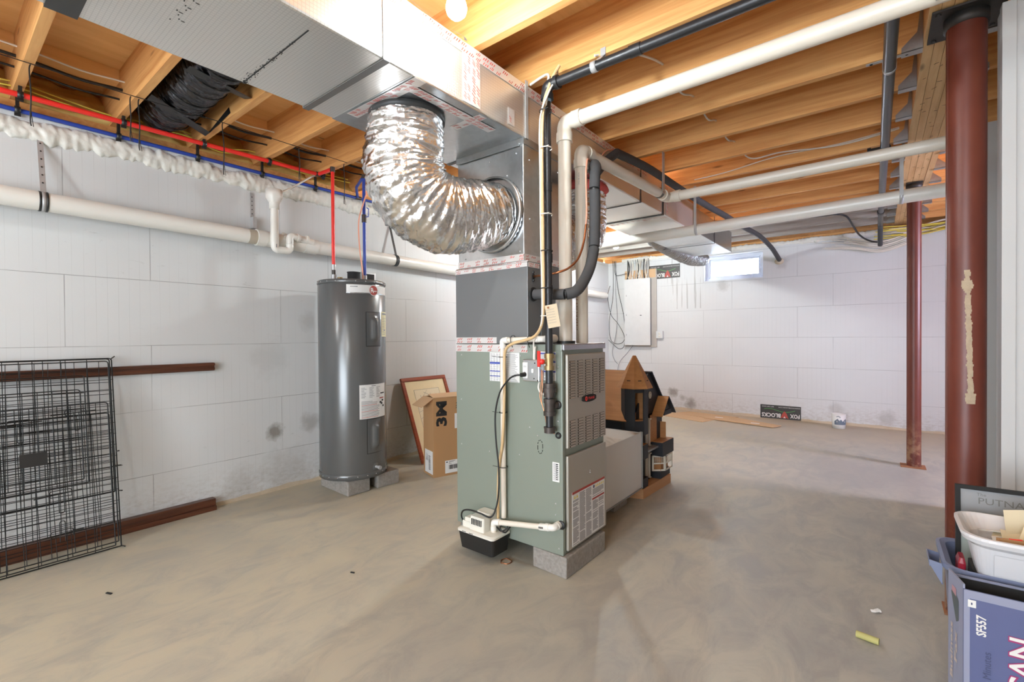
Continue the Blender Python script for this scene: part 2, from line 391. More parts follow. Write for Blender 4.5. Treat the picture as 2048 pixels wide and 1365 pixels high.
c = m.mix(m.ramp(m.noise(30, 5, 0.8, m.mapped((1,1,0.6))), [(0.70, 0.0), (0.74, 0.5)]), c, (0.45, 0.32, 0.26))
m.color(c); m.rough(0.42); m.bump(m.noise(50, 4), 0.08, 0.003); M['redox'] = m.mat
M['steel_dark'] = pm('dark_plate_steel', (0.050, 0.045, 0.042), 0.5, 0.5, 0.3, 20); M['rust'] = pm('rusted_plate', (0.30, 0.13, 0.06), 0.8)
M['sprayfoam'] = pm('white_spray_foam', (0.68, 0.67, 0.61), 0.55, 0, 0.10, 20, 0.5, 40)
M['yfoam'] = pm('yellow_spray_foam', (0.66, 0.44, 0.13), 0.6, 0, 0.25, 9, 0.8, 16)
M['bulb'] = None
M['glass'] = N('window_glass'); g = M['glass']; g.color((1,1,1)); g.rough(0.02); g.b.inputs['Transmission Weight'].default_value = 1.0; g.b.inputs['IOR'].default_value = 1.05; M['glass'] = g.mat
M['film'] = N('plastic_film'); g = M['film']; g.color((0.85,0.88,1)); g.rough(0.15); g.b.inputs['Alpha'].default_value = 0.25; M['film'] = g.mat
M['vinyl'] = pm('white_vinyl', (0.62, 0.66, 0.74), 0.4)
M['panelgrey'] = pm('pale_grey_panel', (0.60, 0.61, 0.60), 0.4, 0.1); M['boxgrey'] = pm('mid_grey_metal', (0.30, 0.31, 0.31), 0.4, 0.5)
M['tan_tube'] = pm('tan_vinyl_tube', (0.60, 0.42, 0.22), 0.3)
M['pumpw'] = pm('ivory_plastic', (0.70, 0.68, 0.60), 0.35)
M['tote'] = pm('blue_grey_plastic', (0.15, 0.175, 0.27), 0.4); M['tubw'] = pm('white_plastic_tub', (0.66, 0.65, 0.66), 0.35)
M['boxblue'] = pm('lavender_blue_print', (0.085, 0.10, 0.215), 0.5, 0, 0.15, 3); M['boxpale'] = pm('pale_box_print', (0.24, 0.255, 0.35), 0.5, 0, 0.08, 3)
M['print_w'] = pm('white_print', (0.66, 0.65, 0.62), 0.5); M['magenta'] = pm('magenta_print', (0.30, 0.03, 0.13), 0.5); M['navyink'] = pm('navy_print', (0.05, 0.06, 0.13), 0.5)
M['postergrey'] = pm('grey_poster', (0.27, 0.28, 0.29), 0.3); M['posterink'] = pm('poster_letters', (0.15, 0.15, 0.14), 0.5); M['palegreen'] = pm('pale_green_poster', (0.42, 0.47, 0.42), 0.3)
M['maroon'] = pm('maroon_plastic', (0.22, 0.010, 0.022), 0.25); M['tag'] = pm('manila_tag', (0.58, 0.48, 0.33), 0.7)
M['label_blk'] = pm('black_print_panel', (0.035, 0.033, 0.030), 0.5, 0, 0.3, 40); M['green'] = pm('green_print', (0.06, 0.22, 0.05), 0.5); M['foxred'] = pm('brick_red_print', (0.36, 0.045, 0.03), 0.5)
M['ducting'] = foil_mat('black_flex_jacket', 0, 0.32, 0.5, (0.10, 0.10, 0.11), 14)
M['pink'] = pm('pink_insulation', (0.62, 0.10, 0.09), 0.9, 0, 0.2, 30, 0.8, 60); M['fluff'] = pm('white_insulation', (0.62, 0.60, 0.56), 0.9, 0, 0.2, 20, 0.8, 40)
M['chalk'] = pm('yellow_foam_plug', (0.46, 0.43, 0.16), 0.8); M['cagewire'] = pm('black_wire', (0.013, 0.013, 0.013), 0.35, 0.4)
# ================================================================== the room
YB, XL, ZJ, ZS = 7.16, -3.55, 2.44, 2.69
b = MB(); b.box(-4.2, 3.3, -3.2, 7.6, -0.12, 0.0); b.build('floor', M['floor'], kind='structure')
b = MB(); b.box(-4.0, 3.3, -3.2, 7.6, ZS, ZS+0.03); b.build('ceiling', M['ply'], kind='structure')
b = MB(); b.box(-3.83, XL, -3.2, YB, 0, 2.36); b.build('wall_left', M['wall_l'], kind='structure')
WX0, WX1, WZ0, WZ1 = -2.005, -1.227, 1.94, 2.305
b = MB(); b.box(-3.83, WX0, YB, YB+.28, 0, 2.36).box(WX1, 3.3, YB, YB+.28, 0, 2.36).box(WX0, WX1, YB, YB+.28, 0, WZ0).box(WX0, WX1, YB, YB+.28, WZ1, 2.36)
b.build('wall_back', M['wall_b'], kind='structure')
b = MB(); b.box(-3.83, -1.9, -3.3, -3.0, 0, 2.69).box(.7, 3.3, -3.3, -3.0, 0, 2.69).box(-1.9, .7, -3.3, -3.0, 2.1, 2.69); b.build('wall_near', M['drywall'], kind='structure')  # gap left for the added rear fill to shine through
b = MB(); b.box(3.1, 3.3, -3.0, 4.2, 0, 2.69).box(3.1, 3.3, 5.0, YB, 0, 2.69).box(3.1, 3.3, 4.2, 5.0, 0, 1.3).box(3.1, 3.3, 4.2, 5.0, 2.1, 2.69)
b.build('wall_right', M['drywall'], kind='structure')
# drywall partition ending beside the near column
b = MB(); b.box(0.380, 2.2, 2.56, 2.672, 0, 2.405, 0)
b.box(0.376, 0.382, 2.556, 2.60, 0, 2.405, 0).box(0.376, 0.415, 2.552, 2.562, 0, 2.405, 0)
b.build('wall_partition', M['drywall'], kind='structure', bevel=.002)
b = MB(); b.box(0.46, 3.1, 4.05, 4.17, 0, 2.44); b.build('wall_inner', M['drywall'], kind='structure')
# sill plates on top of the block walls
b = MB(); b.box(-3.83, -3.645, -3.2, YB, 2.36, ZJ); b.build('trim_1', M['joist'], kind='structure')
b = MB(); b.box(-3.645, 3.3, YB+.06, YB+.28, 2.36, ZJ); b.build('trim_2', M['joist'], kind='structure')
b = MB(); b.box(-4.0, -3.955, -3.2, 7.6, ZJ, ZS); b.build('trim_3', M['ply'], kind='structure')
b = MB(); b.box(-3.955, 3.3, YB+.24, YB+.28, ZJ, ZS); b.build('trim_4', M['ply'], kind='structure')

# window
w = MB(); t = .045
for (x0, x1, z0, z1) in ((WX0, WX1, WZ0, WZ0+t), (WX0, WX1, WZ1-t, WZ1), (WX0, WX0+t, WZ0+t, WZ1-t), (WX1-t, WX1, WZ0+t, WZ1-t)): w.box(x0, x1, YB+.10, YB+.20, z0, z1)
win = w.build('window_1', M['vinyl'], kind='structure', bevel=.003)
w = MB(); a = t+.002; s = .028
for (x0, x1, z0, z1) in ((WX0+a, WX1-a, WZ0+a, WZ0+a+s), (WX0+a, WX1-a, WZ1-a-s, WZ1-a), (WX0+a, WX0+a+s, WZ0+a+s, WZ1-a-s), (WX1-a-s, WX1-a, WZ0+a+s, WZ1-a-s)): w.box(x0, x1, YB+.13, YB+.17, z0, z1)
w.build('window_sash', M['vinyl'], win)
w = MB(); w.box(WX0+a+s, WX1-a-s, YB+.148, YB+.154, WZ0+a+s, WZ1-a-s); w.build('pane', M['glass'], win)
w = MB(); w.box(WX0+.001, WX1-.001, YB+.002, YB+.10, WZ0, WZ0+.004); w.build('window_liner', M['vinyl'], win)
w = MB(); w.add([(WX1-.16, YB+.06, WZ0+.015), (WX1-.005, YB+.03, WZ0+.02), (WX1-.008, YB+.05, WZ0+.17)], [(0,1,2)]); w.quad((WX1-.05, YB+.04, WZ1-.03),(WX1-.005, YB+.03, WZ1-.02),(WX1-.008, YB+.05, WZ0+.17),(WX1-.04, YB+.06, WZ0+.15))
w.build('torn_film', M['film'], win)

# ------------------------------------------------------------------ floor joists and the built-up beam
ED = [-2.55, -2.13, -1.72, -1.31, -0.90, -0.49, -0.07, .345, .757, 1.165, 1.575, 1.985, 2.405, 2.84, 3.25, 3.67, 4.10, 4.53, 4.95, 5.36, 5.77, 6.18, 6.58, 6.98]
ORD = ['first','second','third','fourth','fifth','sixth','seventh','eighth','ninth','tenth','eleventh','twelfth','thirteenth','fourteenth','fifteenth','sixteenth','seventeenth']
BX0, BX1 = 0.165, 0.355
hg = MB
def hanger(y0, y1, side, parent, zt=ZS-.02):
    h = MB(); x = BX0 if side < 0 else BX1; s = side; L = .075
    for yy in (y0-.003, y1):
        h.add([(x, yy, ZJ-.004), (x+s*L, yy, ZJ-.004), (x+s*L, yy, ZJ+.02), (x+s*.02, yy, ZJ+.075), (x+s*.004, yy, zt),
               (x, yy, zt), (x, yy+.003, ZJ-.004), (x+s*L, yy+.003, ZJ-.004), (x+s*L, yy+.003, ZJ+.02), (x+s*.02, yy+.003, ZJ+.075), (x+s*.004, yy+.003, zt), (x, yy+.003, zt)],
              [(0,1,2,3,4,5), (11,10,9,8,7,6), (0,6,7,1), (1,7,8,2), (2,8,9,3), (3,9,10,4)])
    h.box(min(x, x+s*L), max(x, x+s*L), y0-.003, y1+.003, ZJ-.006, ZJ-.001)
    for yy in (y0-.0052, y1+.0022): h.cyl((x+s*.03, yy, ZJ+.03), (x+s*.03, yy+.003, ZJ+.03), .005, 8)
    h.build('joist_hanger', M['galv_dull'], parent)
vis = [e for e in ED if e > 0]
for e in ED:
    y1 = e; y0 = e-.038; seen = e > 0
    nm = ORD[vis.index(e)] if seen else None
    j = MB(); j.box(-3.95, BX0-.004, y0, y1, ZJ, ZS)
    lab = f'pine ceiling joist left of the wooden beam, {nm} from the camera end' if seen else f'pine ceiling joist over the photographer, {ORD[ED.index(e)]} from the near wall'
    o = j.build('floor_joist', M['joist'] if e < 6.1 else M['greyjoist'], cat='joist', label=lab, group='joists between left wall and beam')
    if seen and e > 2.5: hanger(y0, y1, -1, o)
    if e > 2.2:
        j = MB(); j.box(BX1+.004, 3.1, y0, y1, ZJ, ZS)
        o = j.build('floor_joist', M['joist'], cat='joist', label=f'pine ceiling joist right of the wooden beam, {ORD[[q for q in ED if q > 2.2].index(e)]} from the near red column', group='joists right of the beam')
        hanger(y0, y1, 1, o)
gb = T('built_up_beam', 'laminated pine beam of stacked planks over the two red steel columns', 'beam', (0.26, 3.5, ZJ))
for k in range(5):
    x0 = BX0+k*.038; p = MB(); dz = random.uniform(0, .003) if k else 0
    p.box(x0+.0008, x0+.0372, -3.0, YB, ZJ+dz, ZS-.002); p.build('plank', M['beam'], gb)
p = MB()
for i in range(46):
    y = random.uniform(2.9, 7.0); x = random.uniform(BX0+.01, BX1-.03); a = random.uniform(-.6, .6)
    L = random.uniform(.01, .022); d = Vector((math.cos(a), math.sin(a)*2, 0))*L
    p.tube([Vector((x, y, ZJ-.0008)), Vector((x, y, ZJ-.0008))+d], .0008, 5)
p.build('nails', M['dark'], gb)
# blocking set between the joists close to the left wall, and yellow foam behind it
for i in range(ED.index(.345)-1, ED.index(3.25)):
    y0, y1 = ED[i], ED[i+1]-.038
    w_ = vis[max(0, i+1-ED.index(.345))-0] if False else None
    k = MB(); k.box(-3.50, -3.40, y0+.001, y1-.001, 2.62, ZS-.001)
    n_ = i-ED.index(.345)+1
    k.build('blocking', M['ply'], cat='blocking', label=f'short wood block between ceiling joists by left wall, {ORD[n_]} bay from the camera', group='blocking in the joist bays')
    if i < ED.index(2.405):
        f = MB(); nx, nz = 18, 14; gv = []
        for a in range(nx+1):
            for c in range(nz+1):
                yy = y0+.001+(y1-y0-.002)*a/nx; q = c/nz
                # section: from the sill nose up and back to the rim, lumpy
                X_ = -3.66-.22*q; Z_ = ZJ+.0+.235*q**0.8
                n = noise.noise(Vector((yy*9, q*5, i*3.1)))*.035 + noise.noise(Vector((yy*26, q*13, i)))*.012
                gv.append((X_+n+.02, yy, min(Z_+n*.4, ZS-.002)))
        fs = [(a*(nz+1)+c, (a+1)*(nz+1)+c, (a+1)*(nz+1)+c+1, a*(nz+1)+c+1) for a in range(nx) for c in range(nz)]
        # close the lump at the back
        base = len(gv)
        for a in range(nx+1): gv.append((-3.945, y0+.001+(y1-y0-.002)*a/nx, ZJ+.001)); 
        for a in range(nx+1): gv.append((-3.945, y0+.001+(y1-y0-.002)*a/nx, ZS-.002))
        for a in range(nx):
            fs.append((a*(nz+1), base+a, base+a+1, (a+1)*(nz+1))); fs.append((a*(nz+1)+nz, (a+1)*(nz+1)+nz, base+nx+1+a+1, base+nx+1+a))
        f.add(gv, fs, 0, True)
        f.build('foam_insulation', M['yfoam'], cat='insulation', label=f'yellow spray foam filling the joist bay end over left wall, {ORD[n_]} bay from the camera', group='yellow foam in the joist bays')

# white spray foam bead along the top of the left wall
def bead(name, p0, p1, r, mat, label, drop=0.02, seed=0):
    p0, p1 = Vector(p0), Vector(p1); L = (p1-p0).length; n = int(L/.008); pts = []
    for i in range(n+1):
        t = i/n; p = p0.lerp(p1, t); d = noise.noise(Vector((t*L*3, seed, 0)))
        pts.append(p + Vector((0, 0, d*drop)))
    def rf(i, a, rr):
        s_ = i*.008
        v = noise.noise(Vector((s_*34, math.cos(a)*.9+math.sin(a)*.5, seed))) * .22 + noise.noise(Vector((s_*60, math.cos(a)*1.8, math.sin(a)*1.8)))*.20 + abs(noise.noise(Vector((s_*16+seed*3, math.cos(a)*.7, 2))))*.5 - .1
        lob = noise.noise(Vector((s_*4, seed+9, 0)))
        sq = 1/math.sqrt(math.cos(a)**2+(math.sin(a)/.55)**2)
        return max(rr*(1+v+lob*.6)*sq, rr*.22)
    m = MB(); m.tube(pts, r, 20, 0, True, True, rf)
    return m.build(name, mat, cat='foam', label=label)
bead('foam_bead', (-3.556, -0.1, 2.272), (-3.556, 3.6, 2.288), .056, M['sprayfoam'], 'lumpy white spray foam bead along the top of the left wall below the blue pipe', .02, 1)
bead('foam_bead', (-3.3, YB+.005, 2.375), (2.6, YB+.005, 2.375), .032, M['sprayfoam'], 'thin dirty white foam bead along the top of the back wall', .01, 5)

# ------------------------------------------------------------------ bare bulbs
def bulb(name, c, power, label, zt=ZJ):
    x, y, z = c; t = T(name, label, 'light', (x, y, zt))
    m = N('glowing_bulb'); m.color((1, 1, 1)); r = .037
    m.b.inputs['Emission Color'].default_value = (0.86, 0.95, 0.98, 1); m.b.inputs['Emission Strength'].default_value = power/(math.pi*4*math.pi*r*r)
    h = MB(); h.lathe((x, y, 0), [(.001, zt), (.055, zt), (.055, zt-.012), (.030, zt-.03), (.022, zt-.045), (.020, zt-.046), (.001, zt-.046)], 20)
    h.build('lamp_holder', M['whitewood'], t)
    g = MB(); g.lathe((x, y, z), [(.0005, -r), (r*.5, -r*.87), (r*.87, -r*.5), (r, 0), (r*.90, r*.5), (r*.62, r*1.0), (.014, r*1.75), (.013, zt-.045-z)], 20)
    g.build('bulb', m.mat, t)
bulb('ceiling_bulb', (-1.157, 1.172, 2.30), BULB1, 'glaring bare bulb hanging from the joists just right of the near foil duct', ZJ-.028)
bulb('ceiling_bulb', (-2.66, 5.585, 2.31), BULB2, 'small glaring bare bulb far back, left above the grey electric panel', ZJ-.0)
bulb('ceiling_bulb', (-2.35, 3.76, 2.33), BULB5, 'bare bulb under the joists hidden behind the plenum and vent pipes', ZJ)
bulb('ceiling_bulb', (-0.2, -1.45, 2.32), FILL_BULB1, 'added fill bulb under the joists behind the photographer', ZJ)  # unseen bulb added as fill from behind
bulb('ceiling_bulb', (-2.9, -0.9, 2.32), FILL_BULB2, 'added fill bulb under the joists near the left wall behind the photographer', ZJ)  # second unseen bulb, added as fill for the left side
# ================================================================== steel columns
def column(x, y, r, ztop, label, plate, base):
    t = T('steel_column', label, 'column', (x, y, 0))
    p = MB(); p.cyl((x, y, .008), (x, y, ztop-.045), r, 40)
    p.tube([(x-r*.93, y-r*.37, .01), (x-r*.93, y-r*.37, ztop-.05)], .0016, 6); p.build('shaft', M['redox'], t)
    c = MB(); c.lathe((x, y, 0), [(r*.9, ztop-.052), (r*1.12, ztop-.052), (r*1.12, ztop-.008), (r*.9, ztop-.008)], 40); c.build('cap_ring', M['steel_dark'], t)
    c = MB(); c.box(plate[0], plate[1], plate[2], plate[3], ztop-.008, ztop-.0005)
    for sx in (plate[0]+.02, plate[1]-.02):
        for sy in (plate[2]+.02, plate[3]-.02): c.cyl((sx, sy, ztop-.014), (sx, sy, ztop-.008), .009, 6)
    c.build('cap_plate', M['steel_dark'], t)
    c = MB(); c.box(x-base, x+base*.85, y-base*.8, y+base*.8, 0, .008); c.build('base_plate', M['rust'], t, 'rust coloured base plate')
    return t
c1 = column(.285, 2.62, .061, ZJ-.004, 'large red oxide steel column beside the white partition end', (.176, .398, 2.52, 2.775), .066)
d = MB()   # adhesive smear on the near column
rr = .0618
for i in range(64):
    z = 1.40-i*.0083; a0 = -1.62+noise.noise(Vector((i*.3, 0, 0)))*.05 + .2*(i/64) ; w_ = .14+.12*noise.noise(Vector((i*.5, 3, 0))) + (.12 if i in (5,6,7,8) else 0)+(.10 if i > 58 else 0)
    vs = [(.285+rr*math.cos(a), 2.62+rr*math.sin(a), zz) for zz in (z, z-.0084) for a in (a0-w_, a0, a0+w_)]
    d.add(vs, [(0,3,4,1), (1,4,5,2)], 0)
d.build('adhesive_smear', pm('dried_adhesive', (.42, .33, .23), .9, 0, .2, 60, .6, 90), c1)
column(.254, 5.27, .049, ZJ-.004, 'slimmer red oxide steel column standing farther back on the floor', (.20, .308, 5.215, 5.325), .09)

# ================================================================== main duct
DX0, DX1, DZ0, DZ1 = -1.95, -1.39, 2.15, 2.42
dt = T('supply_duct', 'large rectangular foil faced duct under the ceiling joists', 'duct', (-1.67, 2.0, DZ0))
m = MB(); m.box(DX0, DX1, -2.9, 4.62, DZ0, DZ1, 0); m.build('duct_run', M['foilgrid'], dt, bevel=.008)
m = MB(); m.box(DX0+.05, DX1-.0, 4.60, 6.12, DZ0+.008, DZ1-.02, 0); m.build('reduced_duct', M['galv'], dt, 'plain metal narrower end of the duct', bevel=.004)
m = MB(); m.box(DX0-.0015, DX1+.0002, 1.17, 2.62, DZ0-.0015, DZ0+.004, 0); 
m.build('metal_section', M['galv'], dt)
def band(y, w, mat, name='strap', t_=.003, top=True, x0=DX0, x1=DX1, z0=DZ0, z1=DZ1):
    s = MB(); e = t_+.002
    s.box(x0-e, x1+e, y-w/2, y+w/2, z0-e, z0-.0016)
    s.box(x0-e, x0-.0016, y-w/2, y+w/2, z0-.0016, ZJ-.002); s.box(x1+.0016, x1+e, y-w/2, y+w/2, z0-.0016, ZJ-.002)
    if mat is M['strap']: s.m[:6] = [1]*6
    return s.build(name, [mat, M['bandgrey']], dt)
band(.275, .075, M['darkstrap'], 'webbing_strap'); band(1.047, .028, M['strap']); band(1.90, .022, M['strap'])
band(3.34, .012, M['darkstrap']); band(3.80, .030, M['darkstrap']); band(5.35, .012, M['darkstrap'])
s = MB(); s.box(DX0+.0, DX1-.06, .787, .7915, DZ0-.0012, DZ0-.0004)
for i in range(150):
    x = DX0+(random.random()**1.7)*.42; yq = .789+random.gauss(0,.0045)*(1.6-1.2*(x-DX0)/.42); s.box(x, x+random.uniform(.001,.006), yq-.001, yq+random.uniform(.0005,.0025), DZ0-.0014, DZ0-.0003)
s.build('dark_seam', M['darkstrap'], dt)
s = MB(); s.box(DX1-.05, DX1-.032, .40, .404, DZ0-.0012, DZ0-.0004)    # printed marks on the foil facing
for i in range(15):
    x = DX1-.05-i*.021; y = .50+.010*math.sin(i*2.1); s.box(x-.003, x+.002, y, y+.003, DZ0-.0014, DZ0-.0004)
    if i % 2: s.box(x-.006, x-.004, y+.008, y+.018, DZ0-.0014, DZ0-.0004)
k = DZ0-.0012
for a, b_ in (((-1.53,.485),(-1.515,.50)), ((-1.515,.50),(-1.53,.515)), ((-1.545,.485),(-1.56,.50)), ((-1.56,.50),(-1.545,.515))): s.tube([(*a, k), (*b_, k)], .0007, 5)
s.build('printed_marks', M['darkstrap'], dt)
def tape(mb_list, o, u, v, L, Wd, nrm, dens=26, seed=1):
    """foil tape strip with rows of red slanted print"""
    rnd = random.Random(seed); o, u, v, nrm = Vector(o), Vector(u).normalized(), Vector(v).normalized(), Vector(nrm).normalized()
    t_, r_ = mb_list
    o = o+nrm*(seed % 7)*.00035; t_.obox(o, u*L, v*Wd, nrm*.0006)
    k = 0; x = .01
    while x < L-.03:
        for row in range(2):
            y = Wd*(.08+.46*row); h = Wd*.38; w2 = rnd.uniform(.020, .036)
            if rnd.random() < .82:
                for q in range(3):
                    p = o+u*(x+q*w2/2.6+rnd.uniform(0,.002))+v*y+nrm*.0010; hh = h*rnd.uniform(.55,1)
                    r_.quad(p, p+u*w2*.17, p+u*(w2*.17+hh*.7)+v*hh, p+u*hh*.7+v*hh)
        x += 1.2/dens
ta, tr = MB(), MB()
L2 = (ta, tr)
tape(L2, (DX1+.0018, 1.05, DZ1-.055), (0,1,0), (0,0,1), 2.4, .05, (1,0,0), 26, 3)
tape(L2, (DX1+.0018, 1.55, DZ0+.01), (0,0,1), (0,-1,0), .22, .06, (1,0,0), 30, 4); tape(L2, (DX1+.0018, 1.49, DZ0+.01), (0,0,1), (0,-1,0), .22, .05, (1,0,0), 30, 14)
tape(L2, (DX0+.10, 1.18, DZ0-.0018), (1,0,0), (0,1,0), .46, .055, (0,0,-1), 28, 5)
tape(L2, (DX1-.10, 1.20, DZ0-.0018), (0,1,0), (1,0,0), .52, .05, (0,0,-1), 28, 6); tape(L2, (DX0+.36, 1.56, DZ0-.0018), (1,0,0), (0,1,0), .19, .05, (0,0,-1), 28, 7)
tape(L2, (DX1+.0018, 1.80, DZ0+.02), (0,0,1), (0,-1,0), .08, .05, (1,0,0), 30, 8)
tape(L2, (DX0+.04, 3.86, DZ0-.0005), (1,0,0), (0,1,0), .50, .06, (0,0,-1), 24, 9); tape(L2, (DX1+.0005, 3.92, DZ0+.01), (0,0,1), (0,-1,0), .25, .05, (1,0,0), 30, 10)
ta.build('foil_tape', M['tape'], dt); tr.build('tape_print', M['print_red'], dt)

# ================================================================== plenum, coil cabinet
pt = T('supply_plenum', 'tall galvanised sheet metal plenum between the grey coil cabinet and the ceiling duct', 'plenum', (-1.63, 2.08, 1.53))
PX0, PX1, PY0, PY1 = -1.855, -1.395, 1.88, 2.27
m = MB(); m.box(PX0, PX1, PY0, PY1, 1.53, 2.122); m.build('plenum_box', M['galv'], pt, bevel=.003)
m = MB(); m.box(PX0-.006, PX1+.006, PY0-.006, PY1+.006, 2.118, 2.148); m.box(PX0+.02, PX0+.44, PY0-.012, PY0-.004, 2.112, 2.124)
m.build('flange', M['galv_dull'], pt)
m = MB()
for (z, xs) in ((2.08, (-1.44,-1.62)), (1.98, (-1.50,)), (1.72, (-1.43,)), (1.58, (-1.42,-1.80))):
    for x in xs: m.sphere((x, PY0-.001, z), .004, 0, 8, 5)
for (y, z) in ((1.93, 2.05), (1.93, 1.75), (2.2, 2.06)): m.sphere((PX1+.001, y, z), .004, 0, 8, 5)
m.build('screws', M['strap'], pt)
m = MB(); m.lathe((-1.595, PY0-.003, 1.79), [(.188, .003), (.20, .001), (.20, -.004), (.188, -.006)], 40, 0, 'y'); m.build('collar', M['darkstrap'], pt)
CT = T('coil_cabinet', 'grey painted coil cabinet on top of the furnace', 'coil cabinet', (-1.62, 2.08, 1.115))
CX0, CX1, CY0, CY1 = -1.87, -1.367, 1.87, 2.29
m = MB(); m.box(CX0, CX1, CY0, CY1, 1.112, 1.52); m.build('cabinet', M['coil'], CT, bevel=.003)
m = MB(); m.box(CX1, CX1+.004, 1.985, 2.285, 1.14, 1.50); m.build('front_panel', M['coil'], CT)
m = MB(); m.box(CX1+.004, CX1+.0048, 2.12, 2.20, 1.20, 1.36, 0); m.build('rating_label', M['label'], CT)
m = MB()
for z in (1.474, 1.432): m.sphere((CX1+.002, 1.917, z), .007, 0, 8, 6)
m.lathe((CX1+.002, 1.917, 1.452), [(.014, .002), (.012, .005), (.006, .003)], 14, 0, 'x'); m.lathe((CX1+.002, 1.915, 1.362), [(.036, .002), (.034, .007), (.02, .004)], 20, 0, 'x')
m.build('line_grommets', M['black'], CT)
ta, tr = MB(), MB(); L2 = (ta, tr)
tape(L2, (CX0, CY0-.001, 1.498), (1,0,0), (0,0,1), .503, .022, (0,-1,0), 20, 11); tape(L2, (PX0, PY0-.001, 1.533), (1,0,0), (0,0,1), .46, .034, (0,-1,0), 20, 12)
tape(L2, (CX0, CY0-.0008, 1.521), (1,0,0), (0,.6,.6), .503, .014, (0,-1,1), 20, 15)
tape(L2, (CX1+.001, CY0, 1.497), (0,1,0), (0,0,1), .10, .024, (1,0,0), 24, 13); tape(L2, (PX1+.001, PY0, 1.533), (0,1,0), (0,0,1), .36, .034, (1,0,0), 24, 16)
ta.build('foil_tape', M['tape'], CT); tr.build('tape_print', M['print_red'], CT)

# ================================================================== furnace
FT = T('furnace', 'tall grey green gas furnace on concrete blocks with louvred front doors', 'furnace', (-1.52, 2.08, .103))
FX0, FX1, FY0, FY1, FZ0, FZ1 = -1.87, -1.172, 1.87, 2.297, .103, 1.11
m = MB(); m.box(FX0, FX1, FY0, FY1, FZ0, FZ1); m.box(FX0, FX1+.004, FY0-.0015, FY0+.02, FZ0, FZ1-.03); m.build('cabinet', M['furn'], FT, bevel=.003)
m = MB(); m.box(FX1, FX1+.014, FY0, FY1, 1.082, 1.108); m.box(CX1+.005, FX1+.014, FY0+.002, FY1-.002, 1.108, 1.1115); m.build('top_trim', M['silver'], FT, 'silver top strip', bevel=.002)
def door(z0, z1, nm):
    d = MB(); d.box(FX1+.001, FX1+.017, FY0+.026, FY1-.006, z0, z1); return d.build(nm, M['furn_door'], FT, bevel=.005)
up = door(.610, 1.062, 'upper_door'); lo = door(.118, .574, 'lower_door')
XD = FX1+.0175
sl, li = MB(), MB()
for (ztop, n) in ((1.030, 14), (.742, 10)):
    for c_ in range(5):
        y0 = 1.915+c_*.076
        for i in range(n):
            z = ztop-i*.0133 - (0.0 if n == 14 else 0)
            sl.box(XD-.002, XD+.0006, y0, y0+.050, z-.0085, z)
            li.add([(XD+.0004, y0+.002, z-.001), (XD+.0004, y0+.047, z-.001), (XD+.0045, y0+.047, z-.0085), (XD+.0045, y0+.002, z-.0085), (XD+.0004, y0+.002, z-.0105), (XD+.0004, y0+.047, z-.0105)], [(0,3,2,1), (3,4,5,2)])
sl.build('louver_slots', M['dark'], up); li.build('louver_fins', M['furn_door'], up)
bd = MB(); pts = []
for i in range(28):
    a = 2*math.pi*i/28; y = 2.098 + .068*max(-1, min(1, 1.15*math.cos(a))); z = .834 + .0185*math.sin(a)*(1 if abs(math.cos(a)) < .8 else .9)
    pts.append((XD, y, z))
bd.prism(pts[::-1] if True else pts, (.008, 0, 0), 0); bd.build('badge', M['dark'], up)
b2 = MB(); b2.lathe((XD+.0085, 2.060, .834), [(.0115, .0), (.0115, .001), (.0075, .0012), (.0075, 0)], 18, 0, 'x'); b2.box(XD+.0085, XD+.0095, 2.0585, 2.0615, .826, .842)
b2.text('TRANE', (XD+.0092, 2.079, .8275), (0,1,0), (0,0,1), w=.066, h=.013, m=0, bold=.02); b2.build('badge_lettering', M['red'], up)
lb = MB(); x = XD+.0006
lb.box(XD-.001, x, 1.93, 2.268, .128, .392, 0)
lb.box(x, x+.0005, 1.93, 2.268, .380, .392, 1); lb.box(x, x+.0005, 2.13, 2.262, .300, .309, 1)
rnd = random.Random(5)
def lines(mb, x, y0, y1, z0, z1, dz=.0052, m=2, skip=.08, f=.55):
    z = z1
    while z > z0:
        if rnd.random() > skip:
            e = y1-(y1-y0)*(rnd.random()*.35 if rnd.random() < .3 else rnd.random()*.05); mb.box(x, x+.0004, y0, e, z-dz*f, z, m)
        z -= dz
for c_ in range(3): lines(lb, x, 1.937+c_*.064, 1.993+c_*.064, .133, .350 if c_ == 0 else .374)
lines(lb, x, 2.135, 2.258, .316, .355); lines(lb, x, 2.135, 2.192, .133, .294); lines(lb, x, 2.200, 2.258, .133, .294)
for yy in (1.945, 1.968): lb.add([(x+.0005, yy, .357), (x+.0005, yy+.018, .357), (x+.0005, yy+.009, .374)], [(0,1,2)], 3)
for i in range(5): lb.add([(x+.0005, 2.163+i*.02, .361), (x+.0005, 2.178+i*.02, .361), (x+.0005, 2.1705+i*.02, .376)], [(0,1,2)], 3)
lb.lathe((x+.0005, 2.147, .368), [(.0001, .0005), (.009, .0005)], 14, 4, 'x')
lb.build('warning_label', [M['label'], M['foxred'], M['ink'], M['yellow'], M['navyink']], lo)
sc = MB()
for (xx, zz) in ((-1.826,1.049),(-1.831,.549),(-1.412,1.052),(-1.189,1.002),(-1.215,.869),(-1.191,.744),(-1.359,.696),(-1.624,.537),(-1.423,.549),(-1.208,.346),(-1.208,.293),(-1.192,.249),(-1.19,.135),(-1.31,.66),(-1.29,.23),(-1.83,.80)):
    sc.sphere((xx, FY0-.002, zz), .0042, 0, 8, 5)
sc.sphere((XD, 2.11, .46), .004, 0, 8, 5); sc.sphere((XD, 2.11, .45), .004, 0, 8, 5)
sc.build('screws', M['strap'], FT)
ta, tr = MB(), MB(); L2 = (ta, tr)
